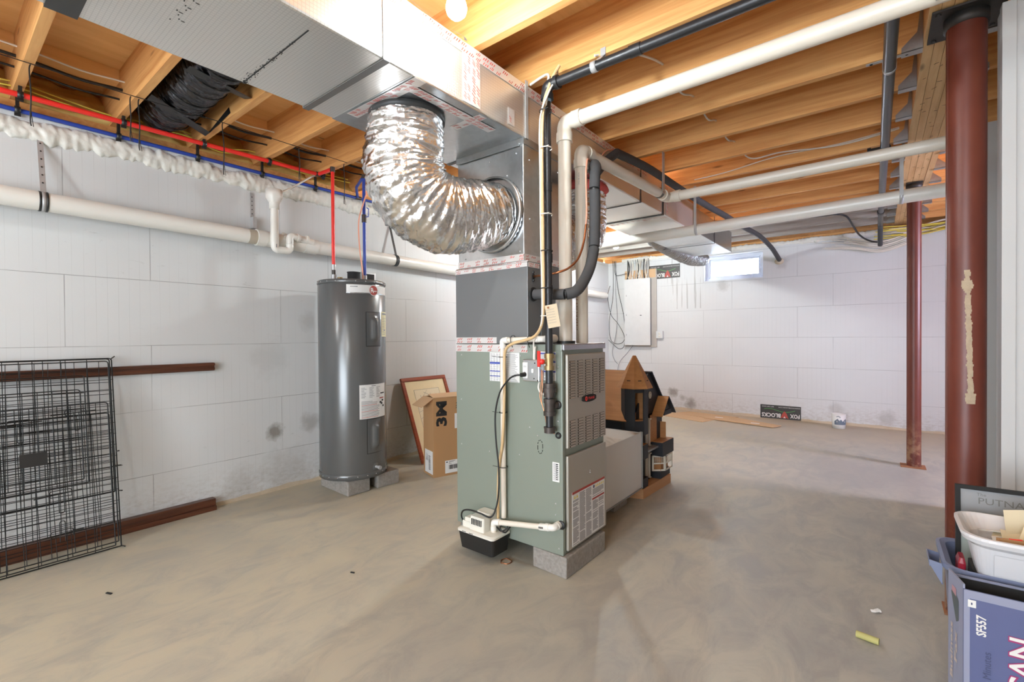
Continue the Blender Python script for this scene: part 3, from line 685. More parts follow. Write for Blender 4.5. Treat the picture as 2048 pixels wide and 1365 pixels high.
tape(L2, (FX0, FY0-.0016, 1.068), (1,0,0), (0,0,1), .50, .040, (0,-1,0), 16, 21); tape(L2, (CX0, CY0-.0008, 1.114), (1,0,0), (0,0,1), .30, .032, (0,-1,0), 16, 22)
ta.build('foil_tape', M['tape'], FT); tr.build('tape_print', M['print_red'], FT)
lb = MB(); y = FY0-.0022
def sheet(x0, x1, z0, z1, cols, blue):
    lb.box(x0, x1, y-.0004, y+.001, z0, z1, 0)
    for i in range(cols):
        a = x0+.004+i*(x1-x0-.008)/cols; b_ = a+(x1-x0-.008)/cols-.003; z = z1-.006
        while z > z0+.004:
            lb.box(a, b_-(rnd.random()*.3*(b_-a)), y-.0008, y-.0003, z-.002, z, 1); z -= .0052
    for (za, zb) in blue: lb.box(x0+.001, x1-.001, y-.0010, y-.0003, za, zb, 2)
sheet(-1.618, -1.53, .915, 1.066, 4, ((1.005, 1.016), (.965, .970), (.94, .944)))
sheet(-1.508, -1.42, .915, 1.066, 1, ()); sheet(-1.308, -1.203, .935, 1.075, 2, ((1.062, 1.070), (1.022, 1.030), (.975, .983)))
sheet(-1.225, -1.187, .452, .545, 1, ())
for i in range(9): lb.box(-1.205, -1.192, y-.0012, y-.0003, .462+i*.009, .466+i*.009, 3)
lb.build('side_labels', [M['label'], M['ink'], M['blueink'], M['dark']], FT)
kn = MB(); c0 = (-1.296, .607); n = 10
for i in range(n):
    a0 = 2*math.pi*i/n; pp = []
    for j in range(5):
        a = a0+j*.09*1.0; pp.append((c0[0]+.0145*math.cos(a), y-.0002, c0[1]+.027*math.sin(a)+(.006 if math.sin(a) > 0 else -.006)))
    kn.tube(pp, .0016, 5)
kn.build('knockout_ring', M['dark'], FT)
gr = MB(); gr.lathe((-1.192, FY0-.001, .822), [(.008, -.008), (.018, -.010), (.021, -.004), (.021, .001)], 20, 0, 'y'); gr.lathe((-1.190, FY0-.001, .676), [(.006, -.007), (.013, -.009), (.016, -.003), (.016, .001)], 18, 0, 'y')
gr.lathe((-1.178+0.0, FY0-.001, .25), [(.008, -.004), (.020, -.005), (.022, 0)], 18, 0, 'y')
gr.build('pipe_grommets', M['black'], FT)

def blockobj(o, a, b_, h, label, grp=None):
    m = MB(); m.obox(o, a, b_, (0, 0, h)); return m.build('concrete_block', M['block'], cat='block', label=label, group=grp, bevel=.006)
blockobj((-1.147, 1.862, 0), (-.203, .012, 0), (.004, .390, 0), .101, 'solid concrete block under the front doors of the grey green furnace')
blockobj((-1.66, 1.885, 0), (-.203, 0, 0), (0, .390, 0), .101, 'solid concrete block under the rear of the furnace behind the condensate pump')

# ================================================================== gas pipe
GX, GY = -1.212, 1.826
GX2, GY2, GZ = -1.238, 1.862, 2.345
gp = T('gas_pipe', 'black iron gas pipe dropping in front of the furnace side with red valve handle', 'gas pipe', (GX, GY, .69))
m = MB(); m.cyl((GX, GY, .70), (GX2, GY2, GZ-.04), .0178, 20); m.cyl((GX2+.03, GY2, GZ), (1.2, GY2, GZ), .0215, 20); m.build('pipe_run', M['iron'], gp)
m = MB(); m.tube(fillet([(GX2, GY2, GZ-.055), (GX2, GY2, GZ), (GX2+.055, GY2, GZ)], .05, 8), .0265, 20)
m.cyl((GX2, GY2, GZ-.065), (GX2, GY2, GZ-.042), .031, 20); m.cyl((GX2+.045, GY2, GZ), (GX2+.066, GY2, GZ), .031, 20); m.build('elbow', M['iron'], gp)
m = MB(); m.cyl((GX2, GY2, GZ-.078), (GX2, GY2, GZ-.065), .020, 20); m.build('thread_sealant', pm('blue_sealant', (.25, .42, .58), .6), gp)
for z in (1.86, 1.52, 1.37):
    q = (z-.70)/1.605; xq, yq = GX+(GX2-GX)*q, GY+(GY2-GY)*q
    m = MB(); m.cyl((xq, yq, z-.02), (xq, yq, z+.02), .0205, 20); m.build('coupling', M['iron'], gp)
m = MB(); m.cyl((GX2+.42, GY2, GZ), (GX2+.47, GY2, GZ), .025, 20); m.build('coupling', M['iron'], gp)
m = MB(); m.cyl((GX, GY, .992), (GX, GY, 1.068), .0185, 20); m.cyl((GX, GY, 1.045), (GX, GY, 1.068), .024, 8); m.cyl((GX, GY, .990), (GX, GY, 1.010), .024, 8)
m.cyl((GX, GY, 1.03), (GX-.022, GY-.022, 1.03), .011, 12)
vb = m.build('valve_body', M['brass'], gp, 'brass valve body')
m = MB(); m.obox((GX-.046, GY-.036, 1.005), (.018, -.010, 0), (.006, .008, 0), (0, 0, .076)); m.sphere((GX-.022, GY-.030, 1.03), .015, 0, 12, 8, 1, 1, .9); m.build('valve_handle', M['red'], vb, bevel=.003)
m = MB(); m.cyl((GX, GY, .905), (GX, GY, .928), .029, 8); m.cyl((GX, GY, .885), (GX, GY, .905), .0325, 24); m.cyl((GX, GY, .862), (GX, GY, .885), .027, 8)
m.build('union', M['fitting'], gp)
m = MB(); m.cyl((GX, GY, .835), (GX, GY, .855), .0285, 20); m.cyl((GX, GY, .790), (GX, GY, .842), .0245, 20); m.cyl((GX, GY, .776), (GX, GY, .795), .0285, 20); m.cyl((GX, GY, .820), (GX+.018, FY0-.004, .822), .017, 16)
m.build('tee', M['fitting'], gp)
m = MB(); m.cyl((GX, GY, .694), (GX, GY, .720), .026, 20); m.cyl((GX, GY, .715), (GX, GY, .722), .028, 20); m.build('drip_cap', M['fitting'], gp)
m = MB()
for x in (-.985,):
    m.lathe((x, GY2, GZ), [(.0222, -.013), (.0240, -.013), (.0240, .013), (.0222, .013)], 24, 0, 'x'); m.add([(x-.013, GY2-.022, GZ), (x+.013, GY2-.022, GZ), (x+.013, 1.946, 2.438), (x-.013, 1.946, 2.438)], [(0,1,2,3)]); m.box(x-.013, x+.013, 1.944, 1.9465, 2.42, 2.47)
m.build('pipe_strap', M['strap'], gp, 'bright steel hanger strap')
tg = MB(); tg.obox((-1.205, 1.780, 1.290), (.052, .022, .010), (.018, .004, -.105), (.0004, -.001, 0)); tg.cyl((-1.188, 1.7835, 1.281), (-1.188, 1.7815, 1.281), .005, 10, 1)
for i in range(6): 
    o_ = Vector((-1.199, 1.7785, 1.268)) + Vector((.0025, .0008, -.012))*i; tg.obox(o_, (.036, .0155, .007), (0, 0, .0012), (.0002, -.0006, 0), 2)
tg.build('paper_tag', [M['tag'], M['rust'], M['ink']], cat='tag', label='manila paper tag wired to the black gas pipe')

# ================================================================== pvc vents
v1 = T('vent_pipe', 'cream plastic vent pipe rising from furnace top then crossing right to the near column', 'vent pipe', (-1.245, 2.03, 1.11))
VR = .0335; vz = 2.232
m = MB(); m.cyl((-1.245, 2.03, 1.112), (-1.245, 2.03, vz-.085), VR, 28); m.cyl((-1.245+.08, 2.03, vz), (1.6, 2.03, vz+.028), VR*1.05, 28); m.build('pipe_run', M['pvc'], v1)
m = MB(); ell(m, (-1.245, 2.03, vz), VR, (0,0,-1), (1,0,.01)); m.build('elbow', M['pvc'], v1)
m = MB(); m.cyl((-1.245, 2.03, 1.112), (-1.245, 2.03, 1.125), VR*1.45, 28); m.build('collar', M['black'], v1)
m = MB(); x = .165
for dx in (-.012, .012): m.box(x+dx-.006, x+dx+.006, 1.985, 1.992, 2.20, 2.438, 0)
m.lathe((x, 2.03, vz+.025), [(VR*1.07, -.016), (VR*1.10, -.016), (VR*1.10, -.009), (VR*1.07, -.009)], 28, 1, 'x'); m.lathe((x, 2.03, vz+.025), [(VR*1.07, .009), (VR*1.10, .009), (VR*1.10, .016), (VR*1.07, .016)], 28, 1, 'x')
m.lathe((x, 2.03, vz+.025), [(VR*1.06, -.009), (VR*1.09, -.009), (VR*1.09, .009), (VR*1.06, .009)], 28, 0, 'x')
m.build('pipe_strap', [M['strap'], M['black']], v1)
v2 = T('vent_pipe', 'cream plastic vent pipe running back along the duct then right to the beam', 'vent pipe', (-1.25, 2.205, 1.11))
z2 = 2.148; Y2 = 3.40
m = MB(); m.cyl((-1.25, 2.205, 1.112), (-1.25, 2.205, z2-.08), .0325, 28); m.cyl((-1.25, 2.205+.08, z2), (-1.21, Y2-.08, z2+.012), .0325, 28); m.cyl((-1.21+.08, Y2, z2+.013), (.40, Y2, z2+.024), .0345, 28)
m.build('pipe_run', M['pvc'], v2)
m = MB(); ell(m, (-1.25, 2.205, z2), .0325, (0,0,-1), (0,1,.01)); m.build('elbow', M['pvc'], v2)
m = MB(); ell(m, (-1.21, Y2, z2+.013), .0325, (0,-1,0), (1,0,0)); m.build('elbow', M['pvc'], v2)
m = MB()
for dy in (-.012, .006): m.lathe((-1.212, 3.24, z2+.011), [(.033, dy), (.0355, dy), (.0355, dy+.006), (.033, dy+.006)], 28, 1, 'y')
m.box(-1.180, -1.177, 3.22, 3.26, z2, 2.438, 0); m.build('pipe_strap', [M['strap'], M['black']], v2)
m = MB(); m.tube([(-1.25+.0335*math.cos(a), 2.245, z2+.0335*math.sin(a)) for a in [i*.45 for i in range(9)]], .0022, 6); m.build('white_clip', M['pvcw'], v2)
m = MB()
m.text('SCH 40 PVC', (-1.2505, 2.205-.0329, 2.02), (0,0,-1), (1,0,0), w=.065, m=0); m.text('CHARLOTTE', (-1.256, 2.205-.0329, 1.18), (0,0,1), (-1,0,0), w=.19, h=.011, m=1)
m.build('pipe_print', [M['ink'], M['rust']], v2)
v3 = T('drain_pipe', 'white plastic drain pipe crossing below the duct in front of the slim red column', 'pipe', (0, 4.2, 2.05))
m = MB(); m.cyl((-2.55, 4.2, 2.048), (.44, 4.2, 2.101), .047, 28); m.cyl((-2.6, 4.2, 2.09), (-2.6, 4.2, 2.66), .047, 24); m.build('pipe_run', M['pvcw'], v3)
m = MB(); ell(m, (-2.6, 4.2, 2.047), .046, (0,0,1), (1,0,.015)); m.build('elbow', M['pvcw'], v3)
for x in (-1.235, .135):
    m = MB(); zc = 2.048+(x+2.55)*.0177; m.lathe((x, 4.2, zc), [(.0475, -.011), (.0492, -.011), (.0492, .011), (.0475, .011)], 28, 0, 'x'); m.box(x-.011, x+.011, 4.148, 4.150, zc, 2.438); m.build('pipe_strap', M['strap'], v3)

# black iron pipe along the beam
b1 = T('gas_pipe', 'dark iron pipe running back along the left side of the beam', 'gas pipe', (.05, 4.5, 2.38))
m = MB(); m.cyl((.05, 1.84, 2.395), (.035, 6.62, 2.395), .0245, 24); m.tube(fillet([(.035, 6.62, 2.395), (.035, 6.80, 2.395), (.035, 6.98, 2.19)], .06), .0245, 20); m.build('pipe_run', M['abs'], b1)
m = MB(); m.cyl((.045, 4.00, 2.395), (.045, 4.07, 2.395), .031, 24); m.cyl((.045, 4.03, 2.395), (-.03, 4.03, 2.395), .022, 16); m.cyl((-.03, 4.03, 2.395), (-.05, 4.03, 2.395), .028, 12); m.build('fitting', M['iron'], b1); m = MB(); m.cyl((.035, 6.05, 2.395), (.035, 6.12, 2.395), .031, 20); m.build('fitting', M['iron'], b1)
m = MB()
m.lathe((.048, 2.822, 2.395), [(.0246, -.011), (.0262, -.011), (.0262, .011), (.0246, .011)], 24, 0, 'y', True, math.pi*.5, math.pi*1.5+.001)
m.box(-.04, .024, 2.811, 2.833, 2.437, 2.4395); m.box(.074, .135, 2.811, 2.833, 2.437, 2.4395); m.box(.0215, .0235, 2.811, 2.833, 2.395, 2.438); m.box(.0725, .0745, 2.811, 2.833, 2.395, 2.438)
for x in (-.02, .11): m.cyl((x, 2.822, 2.434), (x, 2.822, 2.437), .006, 8, 1)
m.build('pipe_strap', [M['strap'], M['dark']], b1)
# ================================================================== foil flex ducts
def flex(name, label, ctrl, rad, mat, seed, amp=1.0, ends=True, loc=None):
    pts = smoothline(ctrl, 16); L = [0]
    for a, b_ in zip(pts, pts[1:]): L.append(L[-1]+(b_-a).length)
    tot = L[-1]; n = int(tot/.0040); P = []; 
    j = 0
    for i in range(n+1):
        s_ = tot*i/n
        while j < len(L)-2 and L[j+1] < s_: j += 1
        t = (s_-L[j])/max(L[j+1]-L[j], 1e-6); P.append(pts[j].lerp(pts[j+1], min(max(t, 0), 1)))
    def rf(i, a, rr):
        s_ = i/n*tot; t = i/n
        ca, sa = math.cos(a), math.sin(a)
        w1 = noise.noise(Vector((s_*75+seed, ca*1.3, sa*1.3)))          # soft rings gathered round the tube
        w2 = noise.noise(Vector((s_*48 + ca*2.2, ca*2.2+seed, sa*2.2-s_*10)))     # slanting wrinkles
        w3 = abs(noise.noise(Vector((s_*110+ca*4, ca*7, sa*7+seed))))
        rib = .0016*math.sin(s_*2*math.pi/.045)
        env = min(1, t*14+.3, (1-t)*14+.3)
        return rr + (w1*.0065 + w2*.0085 + w3*.0075 - .004)*env*amp + rib*amp
    R_ = [rad[0]+(rad[1]-rad[0])*math.sin(math.pi*min(1, i/n*1.0))**.8 for i in range(n+1)]
    t = T(name, label, 'flexible duct', loc or tuple(P[0]))
    m = MB(); m.tube(P, R_, 150, 0, True, True, rf); m.build('sleeve', mat, t)
    return t, P
t1, P1 = flex('flexible_duct', 'large crinkled silver flexible duct curving from ceiling duct into the left plenum face',
     [(-1.67,1.372,2.150), (-1.675,1.362,2.03), (-1.685,1.362,1.93), (-1.68,1.40,1.82), (-1.655,1.50,1.745), (-1.625,1.66,1.745), (-1.60,1.80,1.782), (-1.595,1.878,1.79)], (.160, .186), M['foil'], 1, 1.15)
m = MB(); m.lathe((-1.67, 1.372, 2.135), [(.150, -.012), (.168, -.012), (.170, .012), (.15, .0135)], 40); m.build('top_band', M['darkstrap'], t1)
m = MB(); m.lathe((-1.595, 1.866, 1.79), [(.19, -.010), (.198, -.010), (.2, .010), (.19, .010)], 44, 0, 'y'); m.build('end_band', M['galv'], t1)
t2, P2 = flex('flexible_duct', 'silver flexible duct behind the plenum with pink insulation showing at its top',
     [(-1.60,2.275,1.76), (-1.60,2.36,1.75), (-1.585,2.50,1.74), (-1.57,2.64,1.77), (-1.56,2.72,1.86), (-1.56,2.735,1.98), (-1.56,2.735,2.148)], (.158, .178), M['foil'], 5, 1.2)
m = MB(); 
def rfp(i, a, rr): return rr*(1+.10*noise.noise(Vector((math.cos(a)*4, math.sin(a)*4, i*.7))))
m.tube([(-1.56, 2.735, 2.085+.01*k) for k in range(7)], [.166,.180,.186,.188,.186,.178,.165], 44, 0, True, True, rfp); m.build('pink_insulation', M['pink'], t2, 'torn pink insulation collar')
t3, P3 = flex('flexible_duct', 'black jacketed flexible duct lying in the joist bay above the red pipe',
     [(-1.98,.942,2.565), (-2.35,.942,2.565), (-2.75,.942,2.565), (-3.15,.942,2.562), (-3.40,.942,2.56), (-3.55,.942,2.575)], (.118, .132), M['ducting'], 9, 1.0, loc=(-2.7, .96, 2.45))
m = MB()
for s_ in (40, 75, 110, 145, 180, 215, 250, 285, 320, 355):
    if s_ < len(P3)-1:
        p = P3[s_]; m.tube([(p.x-.03*math.sin(a), p.y+.136*math.cos(a), p.z+.136*math.sin(a)) for a in [i*2*math.pi/24 for i in range(25)]], .0035, 6)
m.quad((-3.10,.77,2.447), (-3.02,.77,2.447), (-3.24,1.12,2.425), (-3.32,1.12,2.425)); m.quad((-3.32,1.12,2.425), (-3.24,1.12,2.425), (-2.95,1.125,2.46), (-2.97,1.125,2.50))
m.quad((-2.62,.80,2.44), (-2.55,.80,2.44), (-2.66,1.12,2.45), (-2.74,1.12,2.47))
m.build('webbing', M['black'], t3)
flex('flexible_duct', 'grey flexible duct hugging the left side of the far narrow duct near the window', [(-1.98,4.95,2.29), (-1.985,5.3,2.24), (-1.96,5.8,2.20), (-1.93,6.3,2.17), (-1.90,6.75,2.20)], (.085, .10), M['ducting'] if False else M['galv_dull'], 13, .8)

m = MB(); rb = smoothline([(-1.386,1.06,2.432), (-1.376,1.20,2.412), (-1.362,1.33,2.400), (-1.350,1.395,2.400), (-1.372,1.435,2.410), (-1.398,1.428,2.428)], 8)
for k in range(len(rb)-1):
    a, b_ = rb[k], rb[k+1]; d_ = Vector((-.016,0,.014)); m.quad(a, b_, b_-d_, a-d_)
m.build('hanging_webbing', M['bandgrey'], cat='strap', label='loose grey webbing loop hanging beside the duct next to the near bulb')
# ================================================================== refrigerant lines and cables
st = T('insulated_refrigerant_line', 'thick charcoal foam insulated line curving from the coil cabinet up beside vent pipes', 'refrigerant line', (-1.15, 2.165, 1.36))
m = MB(); sp = [(-1.355,1.915,1.362), (-1.27,1.918,1.355), (-1.19,1.935,1.353)]
m.tube(sp, .026, 18); m.build('sleeve', M['foam_ins'], st)
m = MB(); m.tube(smoothline([(-1.185,1.936,1.353), (-1.15,1.97,1.368), (-1.142,2.03,1.418), (-1.142,2.10,1.50), (-1.146,2.15,1.60)]), .0275, 18); m.build('sleeve', M['foam_ins'], st)
m = MB(); m.tube(smoothline([(-1.146,2.153,1.612), (-1.15,2.165,1.70), (-1.15,2.170,1.80), (-1.15,2.168,1.905)]), .0285, 18); m.build('sleeve', M['foam_ins'], st)
m = MB(); m.tube(smoothline([(-1.15,2.166,1.915), (-1.150,2.172,1.98), (-1.158,2.20,2.03), (-1.20,2.26,2.075), (-1.27,2.38,2.09), (-1.325,2.52,2.13), (-1.335,2.66,2.24), (-1.325,2.80,2.335)]), .028, 18); m.build('sleeve', M['foam_ins'], st)
m = MB(); m.tube(smoothline([(-1.325,2.80,2.335), (-1.31,3.3,2.37), (-1.29,3.9,2.37), (-1.24,4.55,2.355), (-1.20,5.0,2.35), (-1.17,5.6,2.35), (-1.12,6.3,2.35), (-1.07,6.75,2.28), (-1.04,7.0,2.20), (-1.025,7.15,2.145)]), .028, 16); m.build('sleeve', M['foam_ins'], st)
m = MB()
for c_, a_ in (((-1.187,1.9355,1.353), (.8,.5,.1)), ((-1.146,2.152,1.606), (0,.3,1)), ((-1.15,2.167,1.910), (0,0,1))):
    c_ = Vector(c_); a_ = Vector(a_).normalized()*.004; m.cyl(c_-a_, c_+a_, .0225, 16)
m.build('joint_tape', M['black'], st)
cp = T('copper_line', 'thin bare copper tube leaving the coil cabinet above the insulated line', 'copper tube', (-1.2, 2.0, 1.45))
m = MB(); m.tube(smoothline([(-1.362,1.917,1.452), (-1.27,1.90,1.452), (-1.21,1.905,1.458), (-1.175,1.95,1.482), (-1.165,2.02,1.535), (-1.165,2.075,1.62), (-1.17,2.11,1.72)]), .0055, 10); m.build('tube', M['copper'], cp)
m = MB(); m.tube(smoothline([(-1.17,2.11,1.72), (-1.172,2.122,1.80), (-1.178,2.128,1.95), (-1.18,2.135,2.02), (-1.205,2.20,2.09), (-1.28,2.40,2.125), (-1.345,2.60,2.24), (-1.35,2.80,2.36), (-1.345,3.4,2.41), (-1.28,4.6,2.40)]), .0045, 8); m.build('orange_wire', M['orange'], cp)
m = MB(); m.tube(smoothline([(-1.20,1.90,2.436), (-1.19,1.87,2.37), (-1.20,1.815,2.28), (-1.235,1.798,2.16), (-1.238,1.80,1.9), (-1.237,1.80,1.6), (-1.232,1.80,1.35), (-1.235,1.80,1.22), (-1.27,1.815,1.165), (-1.30,1.83,1.13), (-1.315,1.845,1.10), (-1.315,1.85,1.035)]), .0042, 8)
m.tube(smoothline([(-1.385,1.93,2.43), (-1.30,1.915,2.435), (-1.235,1.87,2.40), (-1.225,1.85,2.34), (-1.236,1.85,2.2), (-1.236,1.85,1.98)]), .0065, 8)
cb = m.build('electric_cable', M['cable'], cat='cable', label='white cable tied along the vertical black gas pipe')
for ti, (z, mt) in enumerate(((2.205,'black'), (2.03,'cable'), (1.72,'cable'), (1.55,'black'), (1.375,'black'), (1.245,'cable'))):
    m = MB(); m.lathe((GX-.008, GY-.005, z), [(.0285, -.0025), (.030, -.0025), (.030, .0025), (.0285, .0025)], 20); m.cyl((GX+.012, GY-.028, z), (GX+.024, GY-.030, z), .003, 6)
    m.build('cable_tie', M[mt], cat='cable tie', group='cable ties on the gas pipe', label=f"{'black' if mt == 'black' else 'white'} cable tie on the vertical black gas pipe, {ORD[ti]} from the top")
m = MB(); m.tube(smoothline([(.10,2.84,2.52),(-.4,2.85,2.5)]), .003)
# cables passing through the joists
def cable(label, pts, r, mt, n=8):
    m = MB(); m.tube(smoothline(pts, n), r, 8); return m.build('electric_cable', M[mt], cat='cable', label=label)
zc = 2.545
cable('white cable running back through the joists from the gas pipe elbow toward the far room', [(-1.02,1.93,2.44), (-.93,2.1,2.50), (-.86,2.38,2.54), (-.85,2.60,2.49), (-.84,2.82,2.545), (-.83,3.05,2.50), (-.82,3.23,2.545), (-.81,3.45,2.50), (-.80,3.65,2.54), (-.74,3.85,2.47), (-.55,3.95,2.50), (-.2,4.04,2.49), (.12,4.05,2.52)], .0055, 'cable')
cable('thin white cable stapled along the side of a joist left of the beam', [(-1.2,4.02,2.452), (-.95,4.05,2.47), (-.6,4.055,2.51), (-.2,4.055,2.505), (.12,4.055,2.53)], .0045, 'cable')
cable('dark blue cable stapled along a joist above the second vent pipe', [(-1.22,4.30,2.45), (-.9,4.44,2.452), (-.6,4.48,2.47), (-.35,4.485,2.48)], .006, 'navyink')
cable('black hose running along the joists above the basement window to the cable bundle', [(-1.05,5.9,2.43), (-.5,5.98,2.42), (-.35,6.0,2.42), (-.25,6.1,2.40), (-.2,6.4,2.34), (-.15,6.8,2.30), (-.05,7.05,2.26), (.1,7.12,2.24)], .010, 'black')
for (x, mt, r, nm) in ((-3.30, 'cable', .005, 'white cable threaded through the joists close to the left wall, above the two black ones'), (-3.345, 'black', .0085, 'thicker black cable threaded through the joists close to the left wall'), (-3.41, 'black', .006, 'thinner black cable threaded through the joists nearest the left wall')):
    pts = []; z0 = {-3.30: 2.585, -3.345: 2.555, -3.41: 2.525}[x]
    for i, e in enumerate(vis[:7]): pts += [(x, e-.02, z0), (x+.01, e+.19, z0-.018-.006*(i % 2))]
    cable(nm, [(x, -.08, z0)]+pts, r, mt)
for (x, z, mt, nm) in ((-3.63, 2.50, 'yellow', 'upper yellow cable in the joist bays against the yellow foam'), (-3.60, 2.465, 'yellow', 'lower yellow cable in the joist bays against the yellow foam')):
    cable(nm, [(x, -.08, z)]+[(x+(.03 if i % 2 else -.005), .1+i*.2, z+(.02 if i % 3 else -.01)) for i in range(12)], .0045, mt)
# twine and hanging ties
m = MB(); m.tube([(-3.09,-.08,2.434), (-3.09,.32,2.434), (-3.085,.70,2.434), (-3.06,1.12,2.436), (-3.06,1.95,2.436)], .0022, 6)
m.build('twine', M['black'], cat='twine', label='thin black line stretched across the joist undersides by the left wall')
for i, (x, y, z0, z1, dx) in enumerate(((-3.10,.33,2.434,2.15,.0), (-3.10,.70,2.434,2.20,-.006), (-3.10,.735,2.434,2.16,.003), (-3.06,1.125,2.436,2.125,.01), (-3.06,1.59,2.436,2.22,.0), (-3.10,1.95,2.436,2.14,.0))):
    m = MB(); m.tube(smoothline([(x, y, z0), (x+.002, y-.004, z0-.03), (x+dx+.004, y, (z0+z1)/2), (x+dx, y-.003, z1+.03), (x+dx-.003, y, z1)]), .003, 6); m.tube([(x+dx, y, z1+.06), (x+dx+.008, y+.006, z1-.005)], .0016, 5)
    m.build('hanging_tie', M['black'], cat='tie', label=f'black tie strand dangling below the joists by the left wall, {ORD[i]} from the left', group='dangling black ties')

# ================================================================== condensate plumbing and pump
dp = T('condensate_pipe', 'thin cream drain pipe running down the furnace side from the coil cabinet', 'pipe', (-1.512, 1.846, .2))
r = .0135; m = MB(); m.cyl((-1.512,1.846,.215), (-1.512,1.846,1.10), r, 16); m.cyl((-1.49,1.846,1.130), (-1.275,1.846,1.136), r, 16); m.cyl((-1.262,1.86,1.136), (-1.262,1.93,1.138), r, 16); m.cyl((-1.262,1.93,1.138),(-1.365,1.93,1.138), r, 16); m.build('pipe_run', M['pvc'], dp)
m = MB(); ell(m, (-1.512,1.846,1.130), r, (0,0,-1), (1,0,.02)); m.build('elbow', M['pvcw'], dp); m = MB(); ell(m, (-1.262,1.846,1.136), r, (-1,0,0), (0,1,0)); m.build('elbow', M['pvcw'], dp)
m = MB(); m.cyl((-1.264,1.90,1.137), (-1.264,1.955,1.138), r*1.5, 16); m.build('fitting', M['pvcw'], dp)
m = MB()
for z in (1.045, .76, .48): m.lathe((-1.506,1.840,z), [(.021,-.0018), (.0225,-.0018), (.0225,.0018), (.021,.0018)], 18); m.tube([(-1.522,1.822,z), (-1.555,1.812,z+.004)], .0014, 5)
for x in (-1.44, -1.335): m.lathe((x,1.842,1.133), [(.0215,-.0018), (.023,-.0018), (.023,.0018), (.0215,.0018)], 18, 0, 'x'); m.tube([(x,1.83,1.112), (x+.012,1.82,1.096)], .0022, 5)
m.build('ties', M['black'], dp)
tt = MB(); tt.tube(smoothline([(-1.525,1.815,.20), (-1.528,1.826,.45), (-1.50,1.826,.62), (-1.488,1.828,.85), (-1.486,1.828,1.02), (-1.47,1.822,1.085), (-1.42,1.818,1.115), (-1.35,1.818,1.130), (-1.28,1.815,1.155), (-1.235,1.805,1.22), (-1.228,1.806,1.35), (-1.229,1.806,1.6), (-1.23,1.808,2.15), (-1.21,1.84,2.33), (-1.18,1.88,2.43)]), .0075, 10)
tt.build('vinyl_tube', M['tan_tube'], cat='tube', label='tan vinyl tube tied to the cream drain pipe on the furnace side')
pp = T('condensate_pump', 'condensate pump with black tank and ivory cover on the left side of the furnace', 'pump', (-1.60, 1.79, .052))
def rrect(x0, x1, y0, y1, r, z, n=5):
    out = []
    for cx_, cy_, a in ((x1-r, y1-r, 0), (x0+r, y1-r, 90), (x0+r, y0+r, 180), (x1-r, y0+r, 270)):
        for i in range(n+1):
            t = math.radians(a+90*i/n); out.append(Vector((cx_+r*math.cos(t), cy_+r*math.sin(t), z)))
    return out
def loft(mb, rings, m=0, smooth=False, cap0=True, cap1=True):
    n = len(rings[0]); vs = [v for r_ in rings for v in r_]
    fs = [(i*n+j, i*n+(j+1) % n, (i+1)*n+(j+1) % n, (i+1)*n+j) for i in range(len(rings)-1) for j in range(n)]
    mb.add(vs, fs, m, smooth)
    if cap0: mb.add(rings[0], [list(range(n))[::-1]], m)
    if cap1: mb.add(rings[-1], [list(range(n))], m)
m = MB(); loft(m, [rrect(-1.715,-1.495,1.735,1.862,.015,.052), rrect(-1.728,-1.484,1.724,1.867,.018,.140)]); m.build('tank', M['black'], pp)
m = MB(); loft(m, [rrect(-1.732,-1.480,1.720,1.868,.02,.140), rrect(-1.732,-1.480,1.720,1.868,.02,.148), rrect(-1.722,-1.49,1.73,1.86,.02,.154)])
m.build('cover', M['pumpw'], pp)
m = MB(); loft(m, [rrect(-1.660,-1.560,1.742,1.800,.008,.152), rrect(-1.655,-1.562,1.745,1.80,.008,.225)]); m.box(-1.715, -1.655, 1.75, 1.80, .152, .185); m.box(-1.70, -1.655, 1.752, 1.80, .185, .205); loft(m, [rrect(-1.67,-1.56,1.795,1.862,.012,.152), rrect(-1.66,-1.57,1.80,1.862,.012,.232)])
mh = m.build('motor_housing', M['pumpw'], pp, bevel=.003)
m = MB()
for i in range(7): m.box(-1.643+i*.0105, -1.6385+i*.0105, 1.7405, 1.7455, .183, .213)
for x in (-1.69, -1.64): m.box(x, x+.028, 1.7195, 1.722, .1425, .1455)
m.build('vent_slots', M['dark'], mh)
dl = T('condensate_pipe', 'short cream pipe from the lower furnace side into the condensate pump', 'pipe', (-1.35, 1.81, .16))
m = MB(); m.cyl((-1.525,1.795,.205), (-1.20,1.822,.246), .0135, 16); m.cyl((-1.536,1.793,.152), (-1.536,1.793,.19), .0155, 16); m.cyl((-1.20,1.823,.247), (-1.190,1.868,.252), .015, 16); m.build('pipe_run', M['pvc'], dl)
m = MB(); ell(m, (-1.536,1.793,.204), .0135, (0,0,-1), (1,.08,.13)); m.build('elbow', M['pvcw'], dl); m = MB(); ell(m, (-1.192,1.824,.248), .0145, (-1,-.08,-.13), (0,1,0)); m.build('elbow', M['pvcw'], dl)
m = MB(); m.cyl((-1.265,1.8165,.2378), (-1.235,1.819,.2415), .0172, 16); m.build('coupling', M['pvcw'], dl)
m = MB()
for i in range(4): m.obox((-1.262+i*.0065, 1.7995, .2365+i*.0008), (.0045,0,0), (0,.0008,0), (0,0,.009))
m.build('barcode', M['dark'], dl)
oc = T('outlet_box', 'galvanised outlet box with white receptacle and switch on the furnace side', 'outlet box', (-1.32, 1.84, .93))
m = MB(); m.box(-1.368, -1.270, 1.825, 1.8685, .930, 1.036); m.build('box', M['galv'], oc, bevel=.004)
m = MB(); m.box(-1.366, -1.3365, 1.8215, 1.8255, .945, 1.022); m.box(-1.312,-1.300,1.819,1.8255,.973,.992); m.build('receptacle', M['label'], oc, bevel=.0015)
m = MB()
